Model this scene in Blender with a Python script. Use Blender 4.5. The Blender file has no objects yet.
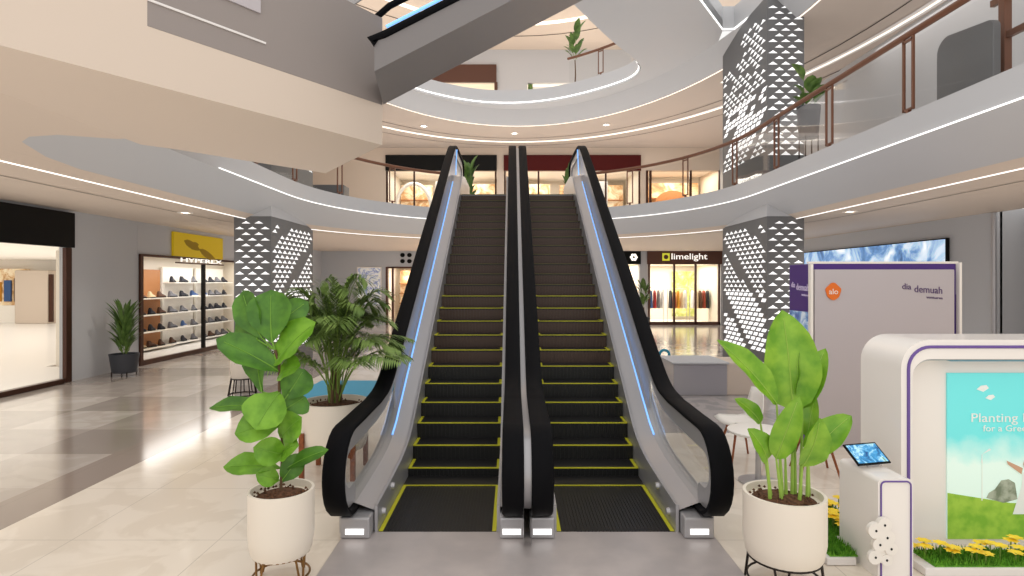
import bpy, bmesh, math, random
from mathutils import Vector, Matrix
random.seed(7)
scene = bpy.context.scene
COL = scene.collection
PI = math.pi
F, HZ, EYE = 587.0, 282.0, 2.11      # focal length in pixels, eye-level row, eye height in metres

# ------------------------------------------------------------------ materials
M = {}
def pbr(name, col, rough=0.5, metal=0.0, emit=None, estr=0.0, trans=0.0, alpha=1.0, spec=0.5, noise=None, coat=0.0):
    m = bpy.data.materials.new(name); m.use_nodes = True
    nt = m.node_tree; b = nt.nodes['Principled BSDF']
    b.inputs['Base Color'].default_value = (*col, 1)
    b.inputs['Roughness'].default_value = rough
    b.inputs['Metallic'].default_value = metal
    b.inputs['Specular IOR Level'].default_value = spec
    b.inputs['Coat Weight'].default_value = coat
    if emit:
        b.inputs['Emission Color'].default_value = (*emit, 1); b.inputs['Emission Strength'].default_value = estr
    if trans: b.inputs['Transmission Weight'].default_value = trans
    if alpha < 1: b.inputs['Alpha'].default_value = alpha
    if noise:                       # (scale, colour2, detail)
        tc = nt.nodes.new('ShaderNodeTexCoord'); n = nt.nodes.new('ShaderNodeTexNoise'); r = nt.nodes.new('ShaderNodeMix')
        r.data_type = 'RGBA'
        n.inputs['Scale'].default_value = noise[0]; n.inputs['Detail'].default_value = 5
        nt.links.new(tc.outputs['Object'], n.inputs['Vector'])
        cr = nt.nodes.new('ShaderNodeValToRGB'); cr.color_ramp.elements[0].position = .38; cr.color_ramp.elements[1].position = .62
        nt.links.new(n.outputs['Fac'], cr.inputs['Fac'])
        nt.links.new(cr.outputs['Color'], r.inputs['Factor'])
        r.inputs['A'].default_value = (*col, 1); r.inputs['B'].default_value = (*noise[1], 1)
        nt.links.new(r.outputs['Result'], b.inputs['Base Color'])
    M[name] = m
    return m
def s(r, g, b):                       # sRGB 0-255 to linear
    return tuple(((c/255+.055)/1.055)**2.4 if c > 10 else c/255/12.92 for c in (r, g, b))
pbr('grey_panel', s(188,188,190), .38, spec=.4)
pbr('grey_wall', s(186,186,188), .6)
pbr('beige', s(212,195,179), .6)
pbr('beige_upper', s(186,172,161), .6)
pbr('beige_wall', s(206,190,174), .6)
pbr('taupe', s(146,136,131), .5)
pbr('groove', s(70,60,52), .7)
pbr('column_grey', s(112,112,113), .45, metal=.25)
pbr('shard', (.95,.95,.95), .5, emit=(1,1,1), estr=.75)
pbr('led_white', (1,1,1), .5, emit=(1,.98,.95), estr=1.1)
pbr('led_warm', (1,.9,.75), .5, emit=(1,.94,.86), estr=.95)
pbr('led_blue', (.3,.6,1), .5, emit=(.16,.42,1), estr=1.0)
pbr('lamp', (1,1,1), .5, emit=(1,.94,.85), estr=9)
pbr('rubber', (.005,.005,.006), .55, spec=.06)
pbr('steel', s(186,184,186), .35, metal=.5)
pbr('steel_dark', s(120,120,124), .38, metal=.7)
pbr('step_black', (.018,.017,.017), .42, metal=.3)
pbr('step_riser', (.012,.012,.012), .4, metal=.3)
pbr('riser_warm_sheen', s(74,58,50), .35, metal=.4)  # upper risers: warm reflection put into the base colour as brown
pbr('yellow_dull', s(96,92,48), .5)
pbr('truss_grey', s(122,117,116), .45)
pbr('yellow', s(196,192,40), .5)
pbr('plate', s(184,175,172), .38, metal=.2, noise=(3, s(172,164,162)))
pbr('bronze', s(74,46,34), .35, metal=.5)
pbr('rail_wood', s(112,72,52), .4)
pbr('black', s(11,11,11), .5, spec=.2)
pbr('maroon', s(72,12,10), .5, spec=.2)
pbr('brown_sign', s(84,52,40), .5)
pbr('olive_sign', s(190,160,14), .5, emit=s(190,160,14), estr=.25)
pbr('olive_dark', s(150,122,10), .6)
pbr('white', s(236,230,222), .45)
pbr('white_gloss', s(238,232,226), .25, coat=.3)
pbr('pot_white', s(232,222,208), .5)
pbr('soil', s(70,44,30), .95, noise=(40, s(108,74,52)))
pbr('wire_black', s(40,32,28), .4, metal=.6)
pbr('wire_gold', s(140,104,60), .35, metal=.7)
pbr('wood', s(150,84,44), .5, noise=(14, s(122,64,32)))
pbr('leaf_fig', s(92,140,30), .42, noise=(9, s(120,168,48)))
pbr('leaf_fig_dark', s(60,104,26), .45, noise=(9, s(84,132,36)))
pbr('leaf_bird', s(96,148,30), .36, noise=(7, s(134,176,50)))
pbr('vein', s(150,184,78), .5)
pbr('vein_dark', s(112,156,54), .5)
pbr('leaf_palm', s(78,104,44), .5, noise=(6, s(122,146,74)))
pbr('leaf_small', s(70,98,44), .5, noise=(9, s(96,126,58)))
pbr('stem', s(116,142,58), .5)
pbr('bark', s(92,70,48), .8)
pbr('dark_pot', s(54,56,62), .5)
pbr('purple', s(72,40,120), .45)
pbr('purple_line', s(104,78,150), .4)
pbr('lilac_panel', s(184,176,178), .45)
pbr('orange', s(224,110,30), .5)
pbr('grass', s(70,130,24), .9, noise=(30, s(104,160,40)))
pbr('petal', s(248,214,50), .5)
pbr('screen_dark', s(18,22,30), .2)
pbr('teal_mat', s(64,150,182), .6)
pbr('teal', s(40,140,170), .4)
pbr('shop_white', s(246,240,230), .5)
pbr('shop_warm', s(226,216,200), .5)
pbr('shop_floor', s(236,231,225), .25)
pbr('shop_wood', s(176,118,70), .5)
pbr('dark_gap', s(62,62,64), .6)
pbr('lettering', s(244,240,230), .5, emit=(1,.97,.9), estr=.9)
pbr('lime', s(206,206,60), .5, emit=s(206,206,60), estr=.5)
pbr('purple_ink', s(84,60,104), .5)
pbr('light_ink', s(214,200,232), .5)
pbr('kerb_white', s(228,222,218), .4)
for i, c in enumerate([(40,42,52),(150,60,40),(60,90,140),(214,190,150),(90,60,44),(170,40,40),(228,224,218),(70,110,60),(120,120,126),(214,150,40)]):
    pbr('cloth%d' % i, s(*c), .7)

def glass(name, col, rough, fac):
    m = bpy.data.materials.new(name); m.use_nodes = True; nt = m.node_tree; nt.nodes.clear()
    o = nt.nodes.new('ShaderNodeOutputMaterial'); mix = nt.nodes.new('ShaderNodeMixShader')
    t = nt.nodes.new('ShaderNodeBsdfTransparent'); g = nt.nodes.new('ShaderNodeBsdfGlossy')
    t.inputs['Color'].default_value = (*col, 1); g.inputs['Roughness'].default_value = rough
    lw = nt.nodes.new('ShaderNodeLayerWeight'); lw.inputs['Blend'].default_value = fac
    mu = nt.nodes.new('ShaderNodeMath'); mu.operation = 'MULTIPLY'; mu.inputs[1].default_value = .3
    nt.links.new(lw.outputs['Fresnel'], mu.inputs[0]); nt.links.new(mu.outputs[0], mix.inputs['Fac'])
    nt.links.new(t.outputs[0], mix.inputs[1]); nt.links.new(g.outputs[0], mix.inputs[2])
    nt.links.new(mix.outputs[0], o.inputs['Surface'])
    M[name] = m
glass('glass', (.93,.94,.94), .03, .12)
glass('glass_tint', (.80,.83,.86), .12, .35)

def node_floor():
    m = bpy.data.materials.new('marble_floor'); m.use_nodes = True; nt = m.node_tree; N = nt.nodes; L = nt.links
    b = N['Principled BSDF']; tc = N.new('ShaderNodeTexCoord'); sep = N.new('ShaderNodeSeparateXYZ')
    L.new(tc.outputs['Object'], sep.inputs[0])
    def mth(op, a, bb=None, c=None):
        n = N.new('ShaderNodeMath'); n.operation = op
        for i, v in enumerate((a, bb, c)):
            if v is None: continue
            if isinstance(v, (int, float)): n.inputs[i].default_value = v
            else: L.new(v, n.inputs[i])
        return n.outputs[0]
    def mix(f, a, bb):
        n = N.new('ShaderNodeMix'); n.data_type = 'RGBA'
        if isinstance(f, (int, float)): n.inputs['Factor'].default_value = f
        else: L.new(f, n.inputs['Factor'])
        for k, v in (('A', a), ('B', bb)):
            if isinstance(v, tuple): n.inputs[k].default_value = (*v, 1)
            else: L.new(v, n.inputs[k])
        return n.outputs['Result']
    x, y = sep.outputs[0], sep.outputs[1]
    # big slabs, 1.2 x 1.2 m, each with its own tone
    br = N.new('ShaderNodeTexBrick'); L.new(tc.outputs['Object'], br.inputs['Vector'])
    br.offset = 0; br.inputs['Scale'].default_value = 1; br.inputs['Brick Width'].default_value = 1.2; br.inputs['Row Height'].default_value = 1.2
    br.inputs['Mortar Size'].default_value = .004; br.inputs['Bias'].default_value = 0
    br.inputs['Color1'].default_value = (0,0,0,1); br.inputs['Color2'].default_value = (1,1,1,1); br.inputs['Mortar'].default_value = (.5,.5,.5,1)
    n1 = N.new('ShaderNodeTexNoise'); n1.inputs['Scale'].default_value = 1.6; n1.inputs['Detail'].default_value = 8; n1.inputs['Distortion'].default_value = 1.2
    L.new(tc.outputs['Object'], n1.inputs['Vector'])
    vr = N.new('ShaderNodeValToRGB'); vr.color_ramp.elements[0].position = .46; vr.color_ramp.elements[1].position = .53
    L.new(n1.outputs['Fac'], vr.inputs['Fac'])
    cream = mix(vr.outputs['Color'], s(232,221,206), s(224,212,196))
    mixt = mix(vr.outputs['Color'], s(202,194,184), s(216,208,198))
    alt = mix(br.outputs['Color'], mixt, s(140,128,119))
    grey = mix(vr.outputs['Color'], s(160,154,150), s(180,172,166))
    def between(v, lo, hi): return mth('MULTIPLY', mth('GREATER_THAN', v, lo), mth('LESS_THAN', v, hi))
    left = mth('LESS_THAN', x, -4.9); band = between(x, -4.9, -4.35); right = mth('MULTIPLY', mth('GREATER_THAN', x, 1.75), mth('GREATER_THAN', y, 8.2))
    c = mix(left, cream, alt); c = mix(band, c, s(150,136,126)); c = mix(right, c, grey)
    c = mix(mth('MULTIPLY', br.outputs['Fac'], .35), c, s(120,108,98))
    L.new(c, b.inputs['Base Color']); b.inputs['Roughness'].default_value = .13; b.inputs['Specular IOR Level'].default_value = .55
    M['marble'] = m
node_floor()

def node_screen(name, scale, cols, strength):
    m = bpy.data.materials.new(name); m.use_nodes = True; nt = m.node_tree; N = nt.nodes; L = nt.links
    b = N['Principled BSDF']; tc = N.new('ShaderNodeTexCoord'); n = N.new('ShaderNodeTexNoise'); r = N.new('ShaderNodeValToRGB')
    n.inputs['Scale'].default_value = scale; n.inputs['Detail'].default_value = 7; n.inputs['Distortion'].default_value = .8; n.inputs['Roughness'].default_value = .62
    L.new(tc.outputs['Object'], n.inputs['Vector']); L.new(n.outputs['Fac'], r.inputs['Fac'])
    el = r.color_ramp.elements
    while len(el) < len(cols): el.new(.5)
    for e, (p, c) in zip(el, cols): e.position = p; e.color = (*s(*c), 1)
    L.new(r.outputs['Color'], b.inputs['Base Color']); L.new(r.outputs['Color'], b.inputs['Emission Color'])
    b.inputs['Emission Strength'].default_value = strength; b.inputs['Roughness'].default_value = .3
    M[name] = m
node_screen('mountain_screen', 1.1, [(.30,(40,70,120)),(.44,(96,140,190)),(.53,(176,204,230)),(.62,(240,246,250))], .75)
node_screen('tablet_picture', 14, [(.35,(20,60,110)),(.5,(60,140,190)),(.6,(170,210,220)),(.7,(70,120,90))], .6)
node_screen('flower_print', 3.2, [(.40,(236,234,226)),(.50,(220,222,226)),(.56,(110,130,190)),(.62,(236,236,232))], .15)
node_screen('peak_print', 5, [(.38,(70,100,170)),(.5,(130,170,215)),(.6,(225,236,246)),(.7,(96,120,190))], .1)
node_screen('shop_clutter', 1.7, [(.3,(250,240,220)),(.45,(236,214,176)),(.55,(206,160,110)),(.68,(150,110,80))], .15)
node_screen('green_banner', 2.4, [(.3,(240,236,200)),(.46,(200,198,122)),(.58,(156,170,84)),(.7,(226,218,180))], .0)
# printed sky of the booth poster: teal at the top to white near the hill, soft clouds
def node_poster():
    m = bpy.data.materials.new('poster_sky'); m.use_nodes = True; nt = m.node_tree; N = nt.nodes; L = nt.links
    b = N['Principled BSDF']; tc = N.new('ShaderNodeTexCoord'); sep = N.new('ShaderNodeSeparateXYZ'); r = N.new('ShaderNodeValToRGB')
    n = N.new('ShaderNodeTexNoise'); n.inputs['Scale'].default_value = 4; n.inputs['Detail'].default_value = 5
    ad = N.new('ShaderNodeMath'); ad.operation = 'MULTIPLY_ADD'; ad.inputs[1].default_value = .35
    L.new(tc.outputs['Object'], sep.inputs[0]); L.new(tc.outputs['Object'], n.inputs['Vector'])
    L.new(n.outputs['Fac'], ad.inputs[0]); L.new(sep.outputs[2], ad.inputs[2]); L.new(ad.outputs[0], r.inputs['Fac'])
    el = r.color_ramp.elements
    for e, p, c in ((el[0], .80, (214,236,226)), (el[1], 1.0, (110,214,214))): e.position = p; e.color = (*s(*c), 1)
    L.new(r.outputs['Color'], b.inputs['Base Color']); b.inputs['Roughness'].default_value = .4
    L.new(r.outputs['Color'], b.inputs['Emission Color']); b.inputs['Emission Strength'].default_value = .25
    M['poster_sky'] = m
node_poster()
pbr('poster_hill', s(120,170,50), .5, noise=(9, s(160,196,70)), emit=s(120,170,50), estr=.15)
pbr('poster_bush', s(120,132,110), .5, noise=(16, s(176,184,166)))
pbr('poster_white', s(240,244,240), .5)
pbr('poster_skin', s(206,164,136), .5)

# ------------------------------------------------------------------ mesh builder
class MB:
    def __init__(self): self.v = []; self.f = []; self.m = []
    def add(self, vs, fs, m=0):
        o = len(self.v); self.v += [Vector(p) for p in vs]; self.f += [tuple(i+o for i in f) for f in fs]; self.m += [m]*len(fs)
        return self
    def box(self, x0, x1, y0, y1, z0, z1, m=0):
        return self.add([(x0,y0,z0),(x1,y0,z0),(x1,y1,z0),(x0,y1,z0),(x0,y0,z1),(x1,y0,z1),(x1,y1,z1),(x0,y1,z1)],
                        [(3,2,1,0),(4,5,6,7),(0,1,5,4),(1,2,6,5),(2,3,7,6),(3,0,4,7)], m)
    def bar(self, a, b, w, h, m=0):       # rectangular bar from a to b
        a, b = Vector(a), Vector(b); d = (b-a).normalized(); u = Vector((0,0,1)) if abs(d.z) < .9 else Vector((0,1,0))
        sx = d.cross(u).normalized()*w/2; sz = sx.cross(d).normalized()*h/2
        vs = [p+i*sx+j*sz for p in (a,b) for i,j in ((-1,-1),(1,-1),(1,1),(-1,1))]
        return self.add(vs, [(3,2,1,0),(4,5,6,7),(0,1,5,4),(1,2,6,5),(2,3,7,6),(3,0,4,7)], m)
    def tube(self, pts, r, seg=8, m=0, closed=False):
        pts = [Vector(p) for p in pts]; n = len(pts); rs = r if isinstance(r, (list, tuple)) else [r]*n
        vs = []; prev = None
        for i, p in enumerate(pts):
            d = (pts[(i+1) % n]-pts[i-1]) if closed else (pts[min(i+1,n-1)]-pts[max(i-1,0)])
            d = d.normalized() if d.length else Vector((0,0,1))
            if prev is None: u = d.orthogonal().normalized()
            else: u = (prev-d*prev.dot(d)); u = u.normalized() if u.length > 1e-6 else d.orthogonal().normalized()
            prev = u; w = d.cross(u)
            vs += [p+rs[i]*(math.cos(2*PI*k/seg)*u+math.sin(2*PI*k/seg)*w) for k in range(seg)]
        fs = [(i*seg+k, i*seg+(k+1)%seg, ((i+1)%n)*seg+(k+1)%seg, ((i+1)%n)*seg+k) for i in range(n if closed else n-1) for k in range(seg)]
        if not closed: fs += [tuple(range(seg))[::-1], tuple((n-1)*seg+k for k in range(seg))]
        return self.add(vs, fs, m)
    def lathe(self, prof, c=(0,0,0), seg=28, m=0, cap=True, sx=1, sy=1):
        vs = []; c = Vector(c)
        for r, z in prof: vs += [c+Vector((r*sx*math.cos(2*PI*k/seg), r*sy*math.sin(2*PI*k/seg), z)) for k in range(seg)]
        n = len(prof)
        fs = [(i*seg+k, i*seg+(k+1)%seg, (i+1)*seg+(k+1)%seg, (i+1)*seg+k) for i in range(n-1) for k in range(seg)]
        if cap: fs += [tuple(range(seg))[::-1], tuple((n-1)*seg+k for k in range(seg))]
        return self.add(vs, fs, m)
    def prism(self, poly, a, b, axis=2, m=0):       # extrude a 2-D polygon along an axis; poly in the other two coordinates in order
        def P(p, t):
            return (t,p[0],p[1]) if axis == 0 else ((p[0],t,p[1]) if axis == 1 else (p[0],p[1],t))
        n = len(poly); vs = [P(p,a) for p in poly]+[P(p,b) for p in poly]
        fs = [tuple(range(n))[::-1], tuple(range(n,2*n))]+[(i,(i+1)%n,n+(i+1)%n,n+i) for i in range(n)]
        return self.add(vs, fs, m)
    def strip(self, A, B, m=0):
        n = len(A); return self.add(list(A)+list(B), [(i,i+1,n+i+1,n+i) for i in range(n-1)], m)
    def ngon(self, pts, m=0): return self.add(pts, [tuple(range(len(pts)))], m)
    def sweep_yz(self, path, x, hw, th, m=0, closed=False):
        sec = [(-hw,-th*.25),(-hw*.8,-th*.5),(hw*.8,-th*.5),(hw,-th*.25),(hw,th*.25),(hw*.8,th*.5),(-hw*.8,th*.5),(-hw,th*.25)]
        n = len(path); vs = []
        for i,(y,z) in enumerate(path):
            a = path[max(i-1,0)]; b = path[min(i+1,n-1)]; ty, tz = b[0]-a[0], b[1]-a[1]; l = math.hypot(ty,tz); ny, nz = -tz/l, ty/l
            vs += [(x+q, y+ny*e, z+nz*e) for q,e in sec]
        k = len(sec)
        fs = [(i*k+j, i*k+(j+1)%k, (i+1)*k+(j+1)%k, (i+1)*k+j) for i in range(n-1) for j in range(k)]
        fs += [tuple(range(k))[::-1], tuple((n-1)*k+j for j in range(k))]
        return self.add(vs, fs, m)
    def build(self, name, mats, parent=None, smooth=False, bevel=0, seg=2, local=False, normals=True):
        me = bpy.data.meshes.new(name)
        off = Vector((0,0,0)) if (parent is None or local) else wloc(parent)
        me.from_pydata([tuple(p-off) for p in self.v], [], self.f)
        for mt in (mats if isinstance(mats, (list,tuple)) else [mats]): me.materials.append(M[mt])
        me.polygons.foreach_set('material_index', self.m)
        if normals or bevel:
            bm = bmesh.new(); bm.from_mesh(me)
            if bevel:
                bmesh.ops.remove_doubles(bm, verts=bm.verts, dist=1e-5)
                es = [e for e in bm.edges if len(e.link_faces) == 2 and e.calc_face_angle(0) > .6]
                bmesh.ops.bevel(bm, geom=es, offset=bevel, segments=seg, affect='EDGES', profile=.5, clamp_overlap=True)
            if normals: bmesh.ops.recalc_face_normals(bm, faces=bm.faces)
            bm.to_mesh(me); bm.free()
        if smooth:
            me.polygons.foreach_set('use_smooth', [True]*len(me.polygons))
            try: me.set_sharp_from_angle(angle=.7)
            except Exception: pass
        o = bpy.data.objects.new(name, me); COL.objects.link(o)
        if parent: o.parent = parent
        return o
def wloc(o):
    v = Vector((0,0,0))
    while o: v = v+Vector(o.location); o = o.parent
    return v
def tag(o, label=None, cat=None, group=None, kind=None):
    if label: o['label'] = label
    if cat: o['category'] = cat
    if group: o['group'] = group
    if kind: o['kind'] = kind
    return o
def thing(name, label, cat, loc=(0,0,0), group=None, rz=0):
    o = bpy.data.objects.new(name, None); COL.objects.link(o); o.location = loc; o.rotation_euler = (0,0,rz); o.empty_display_size = .1
    return tag(o, label, cat, group)
def struct(name, mb, mats, smooth=False, **k):
    return tag(mb.build(name, mats, smooth=smooth, **k), kind='structure')
def copy_tree(o, parent=None):
    c = o.copy(); COL.objects.link(c)
    if parent: c.parent = parent
    for ch in [x for x in bpy.data.objects if x.parent == o and x != c]: copy_tree(ch, c)
    return c
def text_into(mb, body, size, loc, right, up, m=0, ext=.006, align='CENTER', width=None):
    cu = bpy.data.curves.new('lettering', 'FONT'); cu.body = body; cu.size = size; cu.extrude = ext; cu.align_x = align; cu.resolution_u = 3
    ob = bpy.data.objects.new('lettering', cu); COL.objects.link(ob); bpy.context.view_layer.update()
    me = bpy.data.meshes.new_from_object(ob.evaluated_get(bpy.context.evaluated_depsgraph_get()))
    r, u = Vector(right), Vector(up); n = r.cross(u); L = Vector(loc); k = 1
    if width:
        w = max(v.co.x for v in me.vertices)-min(v.co.x for v in me.vertices); k = width/w
    mb.add([L+r*v.co.x*k+u*v.co.y+n*v.co.z for v in me.vertices], [tuple(p.vertices) for p in me.polygons], m)
    bpy.data.objects.remove(ob); bpy.data.meshes.remove(me); bpy.data.curves.remove(cu)
def area(name, loc, size, power, col=(1,1,1), rot=(0,0,0), sy=None):
    l = bpy.data.lights.new(name, 'AREA'); l.energy = power; l.color = col; l.size = size
    if sy: l.shape = 'RECTANGLE'; l.size_y = sy
    o = bpy.data.objects.new(name, l); COL.objects.link(o); o.location = loc; o.rotation_euler = rot
    return o
def chaikin(p, n=2):
    for _ in range(n):
        q = [p[0]]
        for a, b in zip(p, p[1:]):
            q += [tuple(.75*x+.25*y for x,y in zip(a,b)), tuple(.25*x+.75*y for x,y in zip(a,b))]
        p = q+[p[-1]]
    return p
XC = .2
def ring(a, b, y0, near, o=0, n=40):      # stadium-shaped opening outline: left near -> far -> right near
    a, b = a+o, b+o
    return [(XC-a, near)]+[(XC-a, near+(y0-near)*k/6) for k in range(1,6)]+[(XC-a*math.cos(PI*k/n), y0+b*math.sin(PI*k/n)) for k in range(n+1)]+[(XC+a, y0+(near-y0)*k/6) for k in range(1,7)]
def ring1(o=0): return ring(5.2, 6.0, 13.0, -5.0, o)
def ring2(o=0): return ring(6.3, 10.5, 12.0, 2.0, o)
def at(pts, z): return [(x,y,z) for x,y in pts]
# ------------------------------------------------------------------ the shell of the building
XL, XR, YF = -9.35, 10.4, 28.8
struct('floor', MB().box(-34, 22, -5, 36, -.2, 0), 'marble')
def band(o0, z0, o1, z1, rf=ring1, m=0, mb=None):
    mb = mb or MB(); return mb.strip(at(rf(o0), z0), at(rf(o1), z1), m)
# ground-floor ceiling (U-shaped around the atrium void)
r = ring1(1.12)
outer = [(XR+.1,-5),(XR+.1,YF+.1),(XL-.1,YF+.1),(XL-.1,-5)]
struct('ceiling', MB().prism(r+outer, 3.62, 3.7), 'beige')
lip = MB(); band(.86, 3.64, 1.05, 3.55, mb=lip); band(1.05, 3.55, 1.12, 3.55, mb=lip); band(1.12, 3.55, 1.12, 3.62, mb=lip)
struct('trim_1', lip, 'beige', smooth=True)
struct('trim_2', MB().tube(at(ring1(1.055), 3.545), .010, 6), 'led_white', smooth=True)
g = MB(); rr = ring1(2.2); g.strip(at(rr, 3.612), at(ring1(2.225), 3.612)); struct('trim_3', g, 'groove')
# sloped grey apron below the first-floor edge; on the left it thins out into the beige soffit
def yb(o):
    T = [(0,7.9),(.155,7.66),(.4,6.98),(.56,6.76),(.67,6.79),(.8,7.3),(.86,7.95)]
    for (a,p),(b,q) in zip(T,T[1:]):
        if a <= o <= b: return p+(q-p)*(o-a)/(b-a)
    return 7.95
zs = lambda o: 4.05-.476*o
gs, bs = MB(), MB()
OS = [0,.08,.155,.25,.33,.4,.48,.56,.62,.67,.72,.76,.8,.83,.86]
for a, b in zip(OS, OS[1:]):
    RA, RB = ring1(a), ring1(b); k = 6
    gs.strip([(XC-5.2-a, yb(a), zs(a))]+at(RA[k:], zs(a)), [(XC-5.2-b, yb(b), zs(b))]+at(RB[k:], zs(b)))
    bs.strip([(XC-5.2-a, -5, zs(a)), (XC-5.2-a, yb(a), zs(a))], [(XC-5.2-b, -5, zs(b)), (XC-5.2-b, yb(b), zs(b))])
struct('trim_4', gs, 'grey_panel', smooth=True); struct('trim_5', bs, 'beige')
# first-floor edge: upright band, its light line, floor slab
f = MB(); band(0, 4.05, 0, 4.42, mb=f); band(0, 4.42, .14, 4.42, mb=f); band(.14, 4.42, .14, 4.1, mb=f); struct('trim_6', f, 'grey_panel', smooth=True)
led = at(ring1(-.012), 4.055); led = [p for p in led if not (p[0] < -4.9 and p[1] < 7.8)]
struct('trim_7', MB().tube(led, .011, 6), 'led_white', smooth=True)
struct('floor.001', MB().prism(ring1(.14)+[(XR+.1,-5),(XR+.1,YF+.1),(XL-.1,YF+.1),(XL-.1,-5)], 4.02, 4.1), 'shop_floor')
# landing platform that carries the escalator heads
struct('floor.002', MB().box(XC-1.85, XC+1.85, 14.9, 19.1, 3.72, 4.06), 'grey_panel')

# first-floor ceiling, then the grey second-floor soffit with its openings
r2 = ring2(0)
struct('ceiling.001', MB().prism(ring2(.07)+[(XR+.1,2),(XR+.1,YF),(XL-.1,YF),(XL-.1,2)], 8.12, 8.2), 'beige_upper')
struct('trim_8', band(0, 8.1, -.52, 8.585, rf=ring2), 'grey_panel', smooth=True)
struct('trim_9', MB().tube(at(ring2(.04), 8.09), .014, 6), 'led_warm', smooth=True)
g = MB(); g.strip(at(ring2(2.0), 8.112), at(ring2(2.04), 8.112)); g.strip(at(ring2(3.35), 8.112), at(ring2(3.39), 8.112)); struct('trim_10', g, 'groove')
g = MB(); g.strip(at(ring2(2.45), 8.105), at(ring2(2.75), 8.105)); g.strip(at(ring2(2.75), 8.105), at(ring2(2.75), 8.118)); struct('trim_11', g, 'kerb_white')
struct('trim_12', MB().tube(at(ring2(2.6), 8.095), .022, 6), 'led_warm', smooth=True)
EDGE_A = chaikin([(1.0,12.9),(1.45,13.7),(2.6,15.66),(3.75,17.3),(3.98,18.1),(3.75,19.0),(2.43,20.4),(1.2,21.2),(-.15,21.5),(-1.6,21.2),(-3.2,20.0),(-4.3,18.3),(-4.6,16.5),(-4.3,14.6),(-3.4,13.2),(-1.2,12.5),(0.2,12.4)], 2)
cu = bpy.data.curves.new('soffit', 'CURVE'); cu.dimensions = '2D'; cu.fill_mode = 'BOTH'; cu.extrude = .14
ri = [p for p in ring2(-.5) if p[1] >= 11.9]
ri2 = [p for p in ri if not (p[0] > 5 and p[1] < 15.2)]
for poly in ([(ri2[0][0],10.6)]+ri2+[(5.42,15.1),(4.33,13.5),(2.2,10.6)], EDGE_A):
    sp = cu.splines.new('POLY'); sp.points.add(len(poly)-1); sp.use_cyclic_u = True
    for q, (x,y) in zip(sp.points, poly): q.co = (x,y,0,1)
ob = bpy.data.objects.new('tmp', cu); COL.objects.link(ob); bpy.context.view_layer.update()
me = bpy.data.meshes.new_from_object(ob.evaluated_get(bpy.context.evaluated_depsgraph_get())); bpy.data.objects.remove(ob)
me.materials.clear(); me.materials.append(M['grey_panel'])
o = bpy.data.objects.new('ceiling.002', me); COL.objects.link(o); o.location = (0,0,8.72); tag(o, kind='structure')
arc = [p for p in EDGE_A if p[1] > 17.3 or p[0] < -2.5]
arc = [(x*.995, 17+(y-17)*.995) for x,y in arc]
mb = MB(); mb.strip(at(arc, 8.57), at(arc, 9.1)); struct('trim_13', mb, 'grey_panel', smooth=True)
struct('trim_14', MB().tube([(x*.993,17+(y-17)*.993,8.64) for x,y in arc], .022, 6), 'led_white', smooth=True)
vr = [p for p in ring2(-.5) if p[0] > 5 and p[1] < 15.1]
vline = [(2.2,10.6,8.6),(4.33,13.5,8.6),(5.42,15.1,8.6)]+at(vr, 8.6)
mb = MB(); mb.strip([(x,y,8.56) for x,y,z in vline], [(x,y,9.2) for x,y,z in vline]); struct('trim_15', mb, 'grey_panel')
struct('trim_16', MB().tube([(x-.02,y-.03,z) for x,y,z in vline], .025, 6), 'led_white', smooth=True)

# side walls and far walls
w = MB(); w.box(XL-.25, XL, -5, 6, 0, 3.7); w.box(XL-.25, XL, 12.45, 14.7, 0, 3.7); w.box(XL-.25, XL, 6, 12.45, 2.85, 3.7)
w.box(XL-.25, XL, 14.7, 20.5, 2.82, 3.7); w.box(XL-.25, XL, 20.5, YF, 0, 3.7); w.box(XL-.252, XL+.004, 14.66, 14.69, 2.8, 3.6)
struct('wall_left', w, 'grey_wall')
w = MB(); w.box(XR, XR+.25, 12.75, YF, 0, 3.7); w.box(XR, XR+.25, -5, 9.2, 0, 3.7); w.box(XR+.9, XR+1.1, 9, 13, 0, 3.7); w.box(XR, XR+1.1, 9.0, 9.2, 0, 3.7); w.box(XR+.2, XR+1.1, 12.75, 12.95, 0, 3.7)
struct('wall_right', w, 'grey_wall')
w = MB(); Y0, Y1 = YF, YF+.25
for x0, x1, z0, z1 in ((XL,-6.15,0,3.75),(-6.15,-3.0,2.85,3.75),(-3.0,4.4,0,3.75),(4.4,10.3,2.98,3.75),(6.25,6.66,0,2.98),(10.25,XR+.2,0,3.75)): w.box(x0, x1, Y0, Y1, z0, z1)
struct('wall_back', w, 'grey_wall')
Y1F = 26.3
w = MB()
for x0, x1, z0, z1 in ((XL,-5.65,4.1,8.12),(-5.65,-.67,7.1,8.12),(-.67,-.38,4.1,8.12),(-.38,5.78,7.1,8.12),(5.78,6.1,4.1,8.12),(6.1,9.35,7.1,8.12),(9.35,XR+.2,4.1,8.12)): w.box(x0, x1, Y1F, Y1F+.25, z0, z1)
struct('wall_back.001', w, 'beige_wall')
struct('wall_right.001', MB().box(9.3, 9.5, -5, Y1F, 4.1, 8.12), 'grey_wall')
struct('wall_left.001', MB().box(XL-.25, XL, 8, Y1F, 4.1, 8.12), 'beige_wall')
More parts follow.
